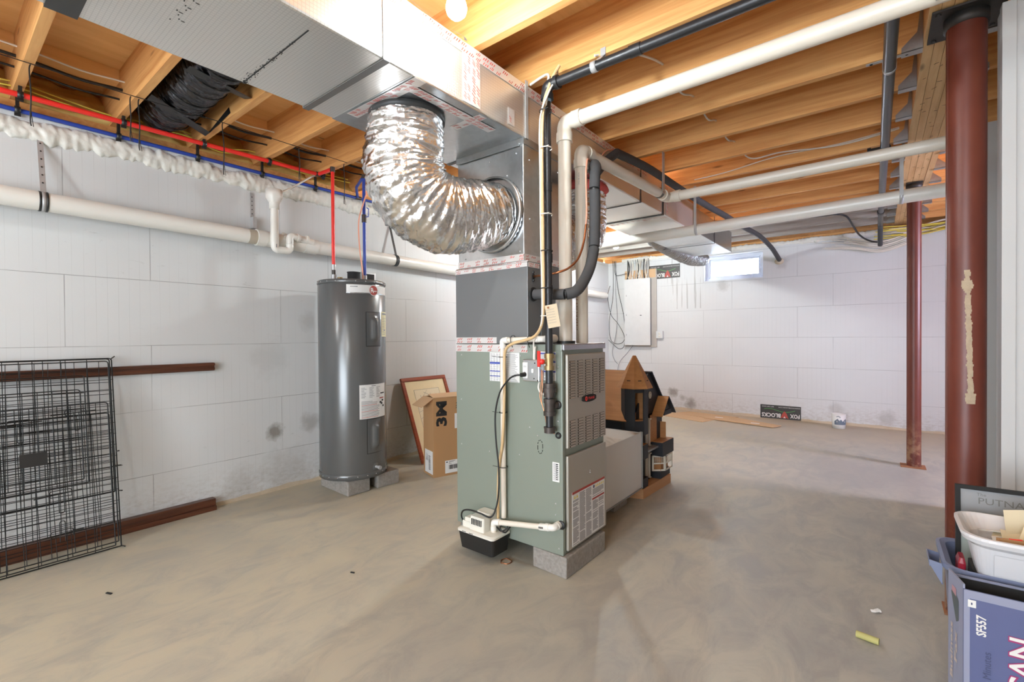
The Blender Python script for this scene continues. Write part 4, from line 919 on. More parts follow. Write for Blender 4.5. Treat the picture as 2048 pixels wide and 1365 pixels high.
for z in (.998, .962): 
    for x in (-1.357, -1.348): m.box(x, x+.0018, 1.8208, 1.822, z, z+.009)
for (x, z) in ((-1.278,1.028), (-1.295,1.02), (-1.30,.945), (-1.278,.936)): m.sphere((x, 1.825, z), .0035, 0, 8, 5)
m.build('slots', M['dark'], oc)
m = MB(); m.tube(smoothline([(-1.315,1.85,1.036), (-1.315,1.85,1.06), (-1.312,1.852,1.10)]), .0065, 10); m.tube(smoothline([(-1.285,1.85,.93), (-1.284,1.84,.90), (-1.265,1.835,.876), (-1.235,1.836,.868)]), .0050, 8); m.tube(smoothline([(-1.262,1.835,.99), (-1.255,1.822,.93), (-1.262,1.82,.86), (-1.24,1.82,.80), (-1.225,1.83,.74)]), .0022, 6, 1); m.tube(smoothline([(-1.255,1.835,.985), (-1.248,1.822,.92), (-1.252,1.82,.84), (-1.235,1.82,.78), (-1.228,1.83,.72), (-1.20,1.85,.685)]), .0022, 6, 1)
m.build('wiring', [M['cable'], M['copper']], oc)
cord = MB(); cord.tube([(-1.352,1.822,.964), (-1.358,1.797,.962)], [.012,.010], 10); cord.tube(smoothline([(-1.358,1.797,.962), (-1.392,1.79,.957), (-1.43,1.79,.935), (-1.485,1.79,.87), (-1.518,1.792,.76), (-1.515,1.792,.62), (-1.500,1.792,.50), (-1.498,1.79,.38), (-1.51,1.785,.29), (-1.535,1.77,.235), (-1.60,1.765,.240), (-1.66,1.755,.247), (-1.715,1.76,.232), (-1.742,1.77,.20), (-1.735,1.775,.17), (-1.705,1.775,.168)]), .0045, 8)
cord.tube(smoothline([(-1.506,1.78,.19), (-1.49,1.80,.165), (-1.47,1.82,.18), (-1.475,1.83,.21), (-1.50,1.82,.20), (-1.49,1.79,.18), (-1.465,1.80,.165), (-1.455,1.83,.19)]), .004, 8)
cord.build('power_cord', M['black'], cat='cord', label='black power cord looping from the outlet box down to the condensate pump')
m = MB(); m.tube(smoothline([(-1.49,1.80,.004), (-1.46,1.81,.004), (-1.46,1.845,.004), (-1.50,1.85,.004), (-1.51,1.82,.004), (-1.49,1.795,.004)]), .0025, 6); m.build('wire_loop', M['copper'], cat='wire', label='small copper coloured wire loop lying on the floor under the furnace edge')

# ================================================================== water heater
HX, HY, HR = -3.185, 2.06, .247
wh = T('water_heater', 'tall grey electric water heater standing on concrete blocks by the left wall', 'water heater', (HX, HY, .106))
m = MB(); m.lathe((HX,HY,0), [(.001,.112), (HR-.02,.112), (HR-.004,.125), (HR,.14), (HR,1.545), (HR-.002,1.548)], 64); m.build('tank_jacket', M['heater'], wh)
m = MB(); m.lathe((HX,HY,0), [(HR-.03,.106), (HR+.002,.112), (HR+.004,.150), (HR+.001,.152)], 64); m.build('base_ring', M['heater'], wh)
m = MB(); m.lathe((HX,HY,0), [(HR+.0015,1.548), (HR+.004,1.550), (HR+.004,1.572), (HR-.004,1.577), (HR-.02,1.579), (.12,1.584), (.001,1.586)], 64);
m.build('top_cap_ring', M['heater'], wh)
m = MB()
for i in range(22):
    a = 2*math.pi*i/22+.1
    m.sphere((HX+(HR+.004)*math.cos(a), HY+(HR+.004)*math.sin(a), 1.561), .0038, 0, 6, 4)
    m.sphere((HX+(HR+.004)*math.cos(a), HY+(HR+.004)*math.sin(a), .135), .0035, 0, 6, 4)
m.build('screws', M['strap'], wh)
def curved(mb, a0, a1, z0, z1, dr, m=0, n=14):
    vs = []
    for i in range(n+1):
        a = math.radians(a0+(a1-a0)*i/n); c_, s_ = math.cos(a), math.sin(a)
        vs += [(HX+(HR+dr)*c_, HY+(HR+dr)*s_, z0), (HX+(HR+dr)*c_, HY+(HR+dr)*s_, z1)]
    mb.add(vs, [(2*i, 2*i+2, 2*i+3, 2*i+1) for i in range(n)], m, False)
for (z0, z1, nm) in ((1.088,1.335,'element_cover'), (.295,.544,'element_cover')):
    e = MB(); n = 10; nz = 16; half = 15.0
    g = []
    for k in range(nz+1):
        z = z0+(z1-z0)*k/nz
        for i in range(n+1):
            u = -1+2*i/n; w_ = -1+2*k/nz
            d = .006
            q = max(abs(u)/.42, abs(w_)/.74 if abs(w_) > .5 else 0, math.hypot(u/.42, (abs(w_)-.55)/.22) if abs(w_) > .55 else 0)
            d += .026*max(0, min(1, (1.05-q)/.35))
            if abs(u) == 1 or abs(w_) == 1: d = .0035
            a = math.radians(5+half*u); g.append((HX+(HR+d)*math.cos(a), HY+(HR+d)*math.sin(a), z))
    fs = [(k*(n+1)+i, k*(n+1)+i+1, (k+1)*(n+1)+i+1, (k+1)*(n+1)+i) for k in range(nz) for i in range(n)]
    e.add(g, fs, 0, True); ec = e.build(nm, M['heater'], wh)
    e = MB(); curved(e, 5-half-.9, 5+half+.9, z0-.005, z1+.004, .0007, 0, 10); e.build('cover_shadow_line', M['dark'], ec)  # dark outline painted round the cover as its edge shadow
m = MB(); curved(m, -42, 44, 1.478, 1.535, .0015); curved(m, -42, 44, 1.472, 1.478, .0022, 1); curved(m, -36, -24, 1.518, 1.524, .002, 1); m.build('badge_strip', [M['label'], M['silver']], wh, 'white and silver badge strip')
a = math.radians(4); cc = Vector((HX+(HR+.004)*math.cos(a), HY+(HR+.004)*math.sin(a), 1.498)); nx = Vector((math.cos(a), math.sin(a), 0)); ty = Vector((-math.sin(a), math.cos(a), 0))
m = MB()
def disc(mb, c_, r_, off, mi, n=28):
    mb.add([c_+nx*off+ty*(r_*math.cos(2*math.pi*i/n))+Vector((0,0,r_*math.sin(2*math.pi*i/n))) for i in range(n)], [list(range(n))], mi)
disc(m, cc, .040, .0, 0); disc(m, cc, .036, .0006, 1)
m.text('R', cc+nx*.0012-ty*.026-Vector((0,0,.017)), ty, (0,0,1), h=.036, m=0, bold=.02); m.text('heem', cc+nx*.0012-ty*.006-Vector((0,0,.010)), ty, (0,0,1), w=.038, m=0, bold=.02)
m.build('round_logo', [M['label'], M['foxred']], wh, 'round red and white logo')
def carc(mb, adeg, z, wdeg, h, mi, dr=.0028): curved(mb, adeg, adeg+wdeg, z, z+h, dr, mi, 4)
m = MB(); curved(m, -23, 33, .552, .802, .0018, 0)
rnd = random.Random(3)
for c_ in range(3):
    for i in range(9): carc(m, -20+c_*14, .706+i*.009, 10*rnd.uniform(.5, 1), .0030, 1)
carc(m, -2, .789, 9, .005, 1); carc(m, 18, .725, 12, .009, 2); carc(m, 16, .69, 12, .008, 3)
for i in range(14): carc(m, -20, .560+i*.0090, (36 if i < 13 else 20)*rnd.uniform(.8, 1), .0034, 1 if i % 5 else 3)
for (aa, zz) in ((16,.655), (19,.645), (24,.625), (22,.668)): carc(m, aa, zz, 5, .014, 2)
m.build('instruction_label', [M['label'], M['ink'], M['dark'], M['foxred']], wh, 'white instruction label')
m = MB(); curved(m, 24, 50, 1.155, 1.345, .0018, 0); carc(m, 26, 1.322, 22, .013, 1)
for i in range(11): carc(m, 26, 1.170+i*.0125, 20*rnd.uniform(.3, 1), .0028, 1)
carc(m, 33, 1.20, 4, .010, 2); m.build('yellow_label', [M['paleyellow'], M['ink'], M['blueink']], wh, 'yellow energy label')
a = math.radians(6); px, py = HX+HR*math.cos(a), HY+HR*math.sin(a)
m = MB(); m.lathe((px-.002, py, .185), [(.001,.004), (.028,.004), (.030,0)], 20, 1, 'x'); m.cyl((px, py, .185), (px+.035, py+.004, .185), .010, 14); m.cyl((px+.032, py+.004, .185), (px+.050, py+.005, .182), .014, 8); m.build('drain_valve', [M['strap'], M['heater']], wh, 'metal drain valve')
m = MB(); m.cyl((HX-.03, HY-.135+.0, 1.582), (HX-.03, HY-.135, 1.625), .019, 14, 0); m.cyl((HX-.03, HY-.135, 1.62), (HX-.03, HY-.135, 1.68), .014, 14, 1); m.cyl((HX-.03, HY-.135, 1.66), (HX-.03, HY-.135, 1.70), .017, 14, 0)
m.cyl((HX+.0, HY+.115, 1.582), (HX+.0, HY+.115, 1.64), .017, 14, 0); m.build('nipples', [M['strap'], M['fitting']], wh)
m = MB(); m.cyl((HX+.04, HY-.01, 1.582), (HX+.04, HY-.01, 1.645), .046, 24); m.cyl((HX+.04, HY-.01, 1.645), (HX+.04, HY-.01, 1.65), .05, 24); m.build('top_cap', M['dark'], wh)
m = MB(); m.cyl((HX-.16, HY+.03, 1.60), (HX-.10, HY-.04, 1.605), .018, 12); m.cyl((HX-.10,HY-.04,1.585), (HX-.10,HY-.04,1.62), .02, 12); m.build('relief_valve', M['brass'], wh)
blockobj((-2.995, 1.887, 0), (-.40, .018, 0), (.006, .182, 0), .106, 'grey concrete block under the near side of the water heater')
blockobj((-2.985, 2.135, 0), (-.40, .018, 0), (.012, .190, 0), .106, 'grey concrete block under the far right side of the water heater')
jb = T('junction_box', 'open grey junction box on the left wall behind the water heater top', 'junction box', (-3.54, 2.42, 1.60))
m = MB(); m.box(-3.548, -3.50, 2.36, 2.50, 1.60, 1.72); m.build('box', M['galv'], jb, bevel=.003); m = MB(); m.box(-3.501, -3.497, 2.375, 2.485, 1.615, 1.705); m.build('box_opening', M['dark'], jb)

# pex water lines
rp = T('water_pipe', 'bright red water pipe clipped under the joists and dropping to the heater', 'water pipe', (-3.4, 1.0, 2.40))
NX, NY = HX-.03, HY-.135
m = MB(); m.cyl((-3.42,-.4,2.382), (-3.418,1.925,2.424), .0140, 14); m.tube([(-3.418,1.925,2.424), (-3.30,1.928,2.422), (NX,NY,2.420)], .0135, 12); m.cyl((NX,NY,2.40), (NX,NY,1.69), .0125, 14); m.build('pipe_run', M['redpex'], rp)
m = MB(); m.cyl((-3.418,1.905,2.424), (-3.418,1.945,2.424), .0175, 12); m.build('elbow', M['fitting'], rp); m = MB(); m.cyl((NX,NY,2.432), (NX,NY,2.395), .0175, 12); m.build('elbow', M['fitting'], rp)
bp = T('water_pipe', 'dark blue water pipe above the white foam bead and dropping to the heater', 'water pipe', (-3.6, 1.0, 2.37))
BXn, BYn = HX+.0, HY+.115
m = MB(); m.cyl((-3.535,-.4,2.352), (-3.535,3.5,2.362), .0118, 12); m.tube([(-3.535,2.35,2.362), (-3.40,2.25,2.40), (BXn,BYn,2.425)], .0115, 12); m.cyl((BXn,BYn,2.425), (BXn,BYn,1.63), .0125, 12); m.build('pipe_run', M['bluepex'], bp)
m = MB(); m.cyl((-3.535,2.33,2.36), (-3.535,2.38,2.36), .016, 12); m.build('tee', M['fitting'], bp); m = MB(); m.cyl((BXn,BYn,2.435), (BXn,BYn,2.405), .0165, 12); m.build('elbow', M['fitting'], bp); m = MB(); m.cyl((BXn,BYn,2.06), (BXn,BYn,2.12), .019, 12); m.build('valve_body', M['fitting'], bp)
m = MB(); m.tube([(BXn+.015,BYn,2.10), (BXn+.04,BYn+.01,2.10), (BXn+.045,BYn+.01,2.16), (BXn+.035,BYn,2.17)], .004, 8); m.build('valve_lever', M['bluepex'], bp)
m = MB(); m.tube(smoothline([(BXn+.02,BYn+.02,2.44), (BXn+.04,BYn+.01,2.33), (BXn+.025,BYn-.03,2.18), (BXn-.00,BYn-.05,2.05), (BXn-.005,BYn-.04,1.85), (BXn+.01,BYn-.03,1.70), (BXn+.02,BYn-.03,1.60)]), .0055, 8); m.build('thin_tube', M['orange'], cat='tube', label='thin orange copper tube dropping beside the blue pipe to the water heater top')
i = 0
for e in vis[:5]:
    for (x, z, nm) in ((-3.42, 2.40, 'red'), (-3.535, 2.354, 'blue')):
        m = MB(); y = e-.019; zz = z+.0 if nm == 'blue' else 2.382+(y+.4)*.0181
        m.lathe((x, y, zz), [(.0145 if nm == 'red' else .012, -.011), (.020, -.011), (.020, .011), (.0145 if nm == 'red' else .012, .011)], 12, 0, 'y'); m.box(x-.008, x+.008, y-.007, y+.007, zz+.014, 2.4395); m.box(x-.004, x+.004, y-.012, y+.012, zz-.030, zz-.018)
        m.build('pipe_clip', M['black'], cat='clip', label=f'black clip holding the {nm} water pipe under the {ORD[vis.index(e)]} joist', group='clips on the water pipes')

# main drain and standpipe on the left wall
mp = T('drain_pipe', 'large white plastic drain pipe running along the left wall above the water heater', 'pipe', (-3.46, 1.5, 1.83))
DXp, DR = -3.475, .050
def zp(y): return 1.885-(y-.25)*.0125
m = MB(); m.cyl((DXp,-.6,zp(-.6)), (DXp,1.50,zp(1.5)), DR, 32); m.cyl((DXp,1.50,zp(1.5)), (DXp,6.9,zp(6.9)), DR, 32); m.build('pipe_run', M['pvcw'], mp)
m = MB(); m.cyl((DXp,1.48,zp(1.48)), (DXp,1.545,zp(1.545)), DR*1.15, 32); m.cyl((DXp,1.83,zp(1.83)), (DXp,1.93,zp(1.93)), DR*1.15, 32); m.cyl((DXp,1.54,zp(1.54)), (DXp,1.84,zp(1.84)), DR*1.08, 32)
m.cyl((DXp+.015,1.66,zp(1.66)+.03), (DXp,1.86,zp(1.86)+.0), .036, 24); m.build('wye_fitting', M['pvcw'], mp)
m = MB(); m.cyl((DXp,1.425,zp(1.425)), (DXp,1.478,zp(1.478)), DR*1.012, 32); m.build('primer_ring', pm('tan_primer', (.48,.42,.33), .4), mp)
for (y, z1) in ((.408,2.255), (2.692,2.20)):
    m = MB(); zc_ = zp(y); m.lathe((DXp,y,zc_), [(DR*1.01,-.018), (DR*1.06,-.018), (DR*1.06,-.009), (DR*1.01,-.009)], 28, 1, 'y'); m.lathe((DXp,y,zc_), [(DR*1.01,.009), (DR*1.06,.009), (DR*1.06,.018), (DR*1.01,.018)], 28, 1, 'y'); m.lathe((DXp,y,zc_), [(DR*1.01,-.009), (DR*1.04,-.009), (DR*1.04,.009), (DR*1.01,.009)], 28, 0, 'y')
    m.add([(DXp+.02,y-.012,zc_+DR-.004), (DXp+.02,y+.012,zc_+DR-.004), (-3.5475,y+.012,z1), (-3.5475,y-.012,z1), (DXp+.0185,y-.012,zc_+DR-.004), (DXp+.0185,y+.012,zc_+DR-.004), (-3.549,y+.012,z1), (-3.549,y-.012,z1)], [(0,1,2,3), (7,6,5,4), (0,3,7,4), (1,5,6,2)], 0)
    for k in range(6):
        t_ = .15+k*.14; p = Vector((DXp+.0205,y,zc_+DR)).lerp(Vector((-3.547,y,z1)), t_); m.cyl(p, p+Vector((.001,0,.0002)), .004, 8, 1)
    m.build('hanger_strap', [M['strap'] if y < 1 else M['darkstrap'], M['black']], mp)
m = MB(); m.box(-3.5495,-3.546,1.475,1.50,2.02,2.20); m.box(-3.548,-3.50,1.475,1.50,1.94,2.02); 
for k in range(5): m.cyl((-3.546,1.4875,2.05+k*.03), (-3.545,1.4875,2.05+k*.03), .004, 8, 1)
m.build('perforated_strap', [M['strap'], M['black']], mp)
sp_ = T('standpipe_trap', 'white standpipe with funnel top and curved trap joining the large drain pipe', 'drain trap', (-3.40, 1.6, 1.78))
SX, SY = -3.405, 1.58
m = MB(); m.cyl((SX,SY,1.84), (SX,SY,2.13), .027, 24); m.tube(fillet([(SX,SY,1.85), (SX,SY,1.79), (SX,SY+.11,1.79), (SX,SY+.11,1.86)], .052, 10), .026, 22); m.tube(fillet([(SX,SY+.11,1.845), (SX,SY+.11,1.905), (SX-.01,SY+.19,1.90)], .04, 8), .026, 22); m.cyl((SX-.01,SY+.18,1.90), (SX-.03,SY+.30,1.885), .0255, 22)
m.build('trap_pipe', M['pvcw'], sp_)
m = MB(); m.lathe((SX,SY,0), [(.0245,2.08), (.034,2.08), (.034,2.12), (.036,2.125), (.056,2.155), (.056,2.215), (.050,2.215), (.050,2.16), (.02,2.12)], 32); m.build('funnel_top', M['pvcw'], sp_)
m = MB()
for (y, d) in ((SY+.165,0), (SY+.235,0)): m.cyl((SX-.010-(y-SY-.18)*.16,y,1.9015), (SX-.012-(y-SY-.18)*.16,y+.02,1.899), .0305, 22)
m.lathe((SX,SY+.11,1.84), [(.0265,-.003), (.0285,-.003), (.0285,.003), (.0265,.003)], 22); m.box(SX+.012,SX+.0265,SY-.002,SY+.004,1.80,1.825,1); m.build('trap_collars', [M['pvcw'], M['ink']], sp_)
m = MB(); m.tube([(SX-.005,SY+.02,2.19), (-3.43,1.72,2.27), (-3.47,1.90,2.41), (-3.50,1.97,2.455)], .0065, 8); m.build('thin_drain_tube', M['cable'], cat='tube', label='thin off white tube slanting from the joists into the standpipe funnel')
# ================================================================== folded wire crate, trim boards
cg = T('folded_wire_crate', 'folded black wire dog crate leaning against the left wall', 'crate', (-3.4, .15, 0))
LEN, HGT = 1.08, 1.058
o0 = Vector((-3.295, .672, .004)); uy = Vector((0,-1,0)); up_ = Vector((-3.515+3.295, .012, HGT-.004)); up_.normalize(); nn = Vector((math.cos(.2),0,math.sin(.2))).normalized()
slant = Vector((-.0, 0, 0))
def cp_(u, v, d=0.0): return o0 + Vector((0,-1,0))*u + up_*v + nn*d
def panel(name, u0, u1, v0, v1, nu, nv, d, heavy=.0028, fine=.0016, skew=0.0):
    m = MB(); 
    fr = fillet([cp_(u0,v0,d), cp_(u1,v0,d), cp_(u1,v1,d), cp_(u0,v1,d), cp_(u0,v0,d)], .015, 3); m.tube(fr, heavy, 6)
    for i in range(1, nu): u = u0+(u1-u0)*i/nu; m.tube([cp_(u,v0,d+.002), cp_(u+skew*.01,v1,d+.002)], fine, 5)
    for j in range(1, nv): v = v0+(v1-v0)*j/nv; m.tube([cp_(u0-.004,v,d-.001), cp_(u1+.004,v+skew*.01,d-.001)], fine, 5)
    return m.build(name, M['cagewire'], cg)
panel('bottom_panel', 0, LEN, .0, HGT, 10, 17, .000, .0032, .0018)
panel('top_panel', .012, LEN-.01, .03, HGT-.005, 12, 15, .012, .0032, .0018, 1)
panel('side_panel', .02, LEN-.03, .30, HGT-.02, 20, 9, .022, .0030, .0016, -1)
panel('side_panel', .03, LEN-.02, .015, .74, 18, 11, .032, .0030, .0016, 2)
panel('end_panel', .035, .50, .14, .80, 9, 16, .041, .0030, .0018)
panel('end_panel', .13, .62, .38, HGT-.10, 8, 12, .050, .0030, .0018, 1)
dr = panel('door', .15, .48, .40, .88, 6, 9, .058, .0032, .0018)
m = MB(); m.box(0,0,0,0,0,0)
m = MB(); m.obox(cp_(.385,.505,.064), Vector((0,-1,0))*-.098, up_*.068, nn*.003); m.build('name_plate', M['black'], dr)
def latch(u, v, s=1):
    m = MB(); m.tube(fillet([cp_(u,v,.066), cp_(u+.085,v+.004,.066), cp_(u+.085,v+.035,.066), cp_(u,v+.035,.066), cp_(u,v,.066)], .012, 4), .0024, 6)
    m.tube(fillet([cp_(u+.03,v-.02*s,.068), cp_(u+.03,v+.08*s,.068), cp_(u+.05,v+.08*s,.068), cp_(u+.05,v-.02*s,.068)], .01, 4), .0022, 6); m.tube([cp_(u-.04,v+.02,.067), cp_(u+.14,v+.012,.067)], .0028, 6)
    m.build('latch', M['cagewire'], cg)
latch(.20, .33, -1); latch(.34, .71, -1); latch(.13, .74, -1); latch(.20, .13, 1)
m = MB(); m.tube([cp_(-.015,.44,.02), cp_(.02,.445,.02)], .002, 6); m.tube([cp_(-.018,.437,.03), cp_(.03,.44,.03)], .002, 6)
for (u, v) in ((.0,.0), (.002,HGT), (.004,.52), (.0,.30)): m.tube([cp_(u-.004,v,-.004), cp_(u-.004,v,.06)], .0035, 6)
m.build('hinge_hooks', M['cagewire'], cg)
df = T('door_frame', 'dark stained wooden door casing laid on its side against the left wall behind the wire crate', 'door frame', (-3.53, .3, 0))
m = MB(); m.box(-3.549,-3.515,-1.0,1.222,.935,.988); m.box(-3.515,-3.508,-1.0,1.222,.940,.955); m.box(-3.515,-3.505,-1.0,1.222,.970,.985); m.build('upper_board', M['trimwood'], df, bevel=.002)
m = MB(); m.box(-3.549,-3.495,-1.0,1.212,0.0,.075); m.box(-3.495,-3.480,-1.0,1.212,0,.03); m.build('lower_board', M['trimwood'], df, bevel=.002)
m = MB(); m.box(-3.549,-3.512,-1.04,-1.0,0.0,.988); m.build('head_board', M['trimwood'], df)

# ================================================================== picture frame and shipping box
pf = T('framed_picture', 'cherry framed drawing with ivory mat leaning on the left wall behind the cardboard box', 'picture', (-3.3, 3.05, 0))
b0 = Vector((-3.222, 2.765, .002)); ux = Vector((0,1,0)); uz = Vector((-3.525+3.222, 0, .765)).normalized(); un = Vector((uz.z, 0, -uz.x)); un = ux.cross(uz)
un = -un if un.x < 0 else un
PW, PH, FW = .565, .81, .036
m = MB()
m.obox(b0, ux*PW, uz*FW, un*.022); m.obox(b0+uz*(PH-FW), ux*PW, uz*FW, un*.022); m.obox(b0+uz*FW, ux*FW, uz*(PH-2*FW), un*.022); m.obox(b0+uz*FW+ux*(PW-FW), ux*FW, uz*(PH-2*FW), un*.022)
m.build('frame', M['cherry'], pf, bevel=.004)
m = MB(); m.obox(b0+ux*FW+uz*FW, ux*(PW-2*FW), uz*(PH-2*FW), un*.010); m.build('mat', M['mat'], pf)
m = MB(); q0 = b0+ux*.125+uz*.115+un*.0104; A = PW-.25; Bh = PH-.24; m.obox(q0, ux*A, uz*Bh, un*.0006, 0)
qq = q0+un*.0010
for (s_, e_) in (((0,0),(1,0)), ((1,0),(1,1)), ((1,1),(0,1)), ((0,1),(0,0)), ((0,.62),(1,.74)), ((.1,.78),(.5,.98)), ((.35,.95),(.9,.80)), ((.0,.5),(.4,.62)), ((.15,.55),(.3,.3)), ((.3,.3),(.7,.45)), ((.5,.7),(.6,.5)), ((.1,.2),(.8,.15)), ((.2,.9),(.32,.66)), ((.6,.92),(.8,.66))):
    m.tube([qq+ux*A*s_[0]+uz*Bh*s_[1], qq+ux*A*e_[0]+uz*Bh*e_[1]], .0011, 4, 1)
for k in range(10):
    c_ = qq+ux*A*random.uniform(.2,.8)+uz*Bh*random.uniform(.3,.9); m.tube(smoothline([c_, c_+ux*.02+uz*.015, c_+ux*.045-uz*.01, c_+ux*.06+uz*.02], 4), .0008, 4, 1)
m.build('drawing', [M['paper'], M['ink']], pf)
bx = T('cardboard_box', 'tall open brown cardboard box with black 3M lettering beside the water heater', 'box', (-2.85, 2.72, 0))
c0 = Vector((-2.832, 2.565, 0)); bu = Vector((-.951,.308,0)); bv = Vector((.308,.951,0)); zz = Vector((0,0,1)); BW, BL, BH = .205, .40, .648
m = MB(); th = .005
m.obox(c0, bu*BW, bv*th, zz*BH); m.obox(c0+bv*(BL-th), bu*BW, bv*th, zz*BH); m.obox(c0+bv*th, bu*th, bv*(BL-2*th), zz*BH); m.obox(c0+bu*(BW-th)+bv*th, bu*th, bv*(BL-2*th), zz*BH); m.obox(c0+bu*th+bv*th, bu*(BW-2*th), bv*(BL-2*th), zz*th)
m.build('walls', M['kraft'], bx)
m = MB(); m.obox(c0+zz*BH, bu*BW, bv*-.085+zz*-.072+bu*.04, zz*.004+bv*.003); m.build('flap', M['kraft_l'], bx, 'front flap folded outward')
m = MB(); m.obox(c0+zz*BH+bu*BW+bv*.04, bv*(BL-.04), bu*-.10+zz*.008, zz*.004); m.obox(c0+zz*(BH+.002), bv*BL, bu*.10+zz*.022, zz*.004); m.build('top_flaps', M['kraft_l'], bx)
nfront = -bu; nleft = -bv     # right face looks along -bu, narrow face along -bv
m = MB(); fo = c0 - bu*.001
m.text('3M', fo+bv*.120+zz*.415, zz, -bv, w=.205, h=.098, m=0, bold=.045)
m.text('3M', fo+bv*.235+zz*.55, zz, -bv, w=.05, m=0)
m.build('printed_letters', M['dark'], bx)
m = MB(); m.obox(fo+bv*.10+zz*.02, bv*.20, zz*.105, nfront*.0006, 0)
for i in range(16): m.obox(fo+bv*(.135+i*.0082)+zz*.05+nfront*.0007, bv*rnd.choice((.003,.005,.0065)), zz*.036, nfront*.0003, 1)
m.obox(fo+bv*.108+zz*.108+nfront*.0007, bv*.016, zz*.008, nfront*.0003, 1)
for i in range(4): m.obox(fo+bv*.135+zz*(.095+i*.007)+nfront*.0007, bv*.09*rnd.random(), zz*.0025, nfront*.0003, 1)
m.obox(fo+bv*.190+zz*.385, bv*.11, zz*.125, nfront*.0006, 0)
for i in range(7): m.obox(fo+bv*.222+zz*(.397+i*.015)+nfront*.0007, bv*.02, zz*.009, nfront*.0003, 1)
lo_ = c0 - bv*.001 + bu*.02
m.obox(lo_+zz*.02, bu*.155, zz*.19, nleft*.0006, 0)
for i in range(14): m.obox(lo_+bu*.045+zz*(.05+i*.0085)+nleft*.0007, bu*.035, zz*rnd.choice((.003,.005)), nleft*.0003, 1)
for i in range(8): m.obox(lo_+bu*(.095+i*.006)+zz*.12+nleft*.0007, bu*.002, zz*.06*rnd.random(), nleft*.0003, 1)
m.build('shipping_labels', [M['label'], M['dark']], bx)

# ================================================================== sheet metal box and doll house
sb = T('sheet_metal_box', 'low galvanised sheet metal duct box on blocks beside the furnace', 'duct box', (-1.5, 2.7, .10))
X0_, X1_, Y0_, Y1_, Z0_, Z1_ = -1.74, -1.272, 2.34, 3.052, .102, .482
m = MB(); t_ = .004
m.box(X1_-t_,X1_,Y0_,Y1_,Z0_,Z1_); m.box(X0_,X0_+t_,Y0_,Y1_,Z0_,Z1_); m.box(X0_+t_,X1_-t_,Y1_-t_,Y1_,Z0_,Z1_); m.box(X0_+t_,X1_-t_,Y0_,Y0_+t_,Z0_,Z1_); m.box(X0_,X1_,Y0_,Y1_,Z0_-.004,Z0_)
m.box(X0_+t_,X1_-t_,Y0_+t_,Y1_-t_,Z1_-.03,Z1_-.004)
m.build('box_shell', M['galv_dull'] if False else pm('matte_galvanised', (.62,.62,.60), .5, .15, .05, 5), sb, bevel=.002)
m = MB(); m.box(X1_-.012,X1_+.008,Y1_,Y1_+.006,Z0_-.004,Z1_+.004); m.box(X1_,X1_+.006,Y0_,Y1_,Z0_-.006,Z0_); m.build('flange', M['boxgrey'], sb)
m = MB(); nx_, ny_ = 26, 20; vs = []
for i in range(nx_+1):
    for j in range(ny_+1):
        x = X0_+.05+(X1_-X0_-.06)*j/ny_; y = Y0_+.02+.42*i/nx_; e = min(1, 4*min(i/nx_,1-i/nx_)+.0, 4*min(j/ny_,1-j/ny_))
        vs.append((x, y, Z1_-.003+(.03+.045*abs(noise.noise(Vector((x*14,y*14,1))))+.02*noise.noise(Vector((x*40,y*40,4))))*e))
m.add(vs, [(i*(ny_+1)+j, (i+1)*(ny_+1)+j, (i+1)*(ny_+1)+j+1, i*(ny_+1)+j+1) for i in range(nx_) for j in range(ny_)], 0, True)
m.build('insulation_scraps', M['fluff'], cat='insulation', label='crumpled white insulation scraps on top of the sheet metal box')
blockobj((-1.338, 2.765, 0), (-.19, 0, 0), (0, .20, 0), .096, 'small concrete block under the sheet metal box')
blockobj((-1.338, 2.38, 0), (-.19, 0, 0), (0, .16, 0), .096, 'concrete block under the sheet metal box end hidden beside the furnace')

dh = T('doll_house', 'brown and black wooden doll house with cone topped turret behind the sheet metal box', 'doll house', (-1.6, 3.36, 0))
DX, DY = -1.285, 3.105
m = MB(); m.prism([(-1.95,3.10,0), (-1.375,3.085,0), (DX,3.115,0), (-1.262,3.60,0), (-1.95,3.62,0)], (0,0,.068)); m.build('base', M['dollwood'], dh)
FXH = -1.345
m = MB()
m.box(-1.93,FXH-.01,3.14,3.152,.068,.575); m.box(-1.93,FXH-.02,3.63,3.642,.068,.60); m.box(-1.93,FXH,3.15,3.63,.069,.078); m.box(-1.93,FXH,3.15,3.63,.305,.318)
m.prism([(FXH,3.14,.56), (FXH,3.66,.56), (FXH,3.66,.60), (FXH,3.40,.862), (FXH,3.36,.862), (FXH,3.14,.60)], (-.012,0,0))
m.box(FXH-.012,FXH,3.44,3.64,.33,.56); m.box(FXH-.012,FXH,3.14,3.30,.33,.56); m.box(FXH-.012,FXH,3.36,3.64,.07,.33); m.box(FXH-.012,FXH,3.14,3.30,.07,.33)
m.box(-1.345,-1.29,3.13,3.215,.068,.135); m.box(-1.345,-1.29,3.13,3.215,.270,.372)
m.box(FXH,-1.275,3.42,3.62,.068,.120); m.box(FXH,-1.258,3.42,3.655,.238,.340)
m.box(FXH,-1.275,3.50,3.66,.535,.572)
m.build('dark_walls', M['navy'], dh)
m = MB(); m.box(FXH,FXH+.003,3.39,3.52,.342,.545,0); m.box(FXH,-1.30,3.60,3.604,.342,.47,0); m.box(FXH,-1.262,3.425,3.65,.340,.3435,0); m.box(-1.343,-1.292,3.132,3.213,.3722,.374,0); m.box(FXH,-1.29,3.22,3.42,.306,.3195,1); m.box(FXH-.2,FXH-.19,3.20,3.50,.08,.56,0)
m.build('bare_wood_panels', [M['shingle'], M['boxgrey']], dh)
def hexring(c_, r_, z, a0=0): return [Vector((c_[0]+r_*math.cos(a0+i*math.pi/4), c_[1]+r_*math.sin(a0+i*math.pi/4), z)) for i in range(8)]
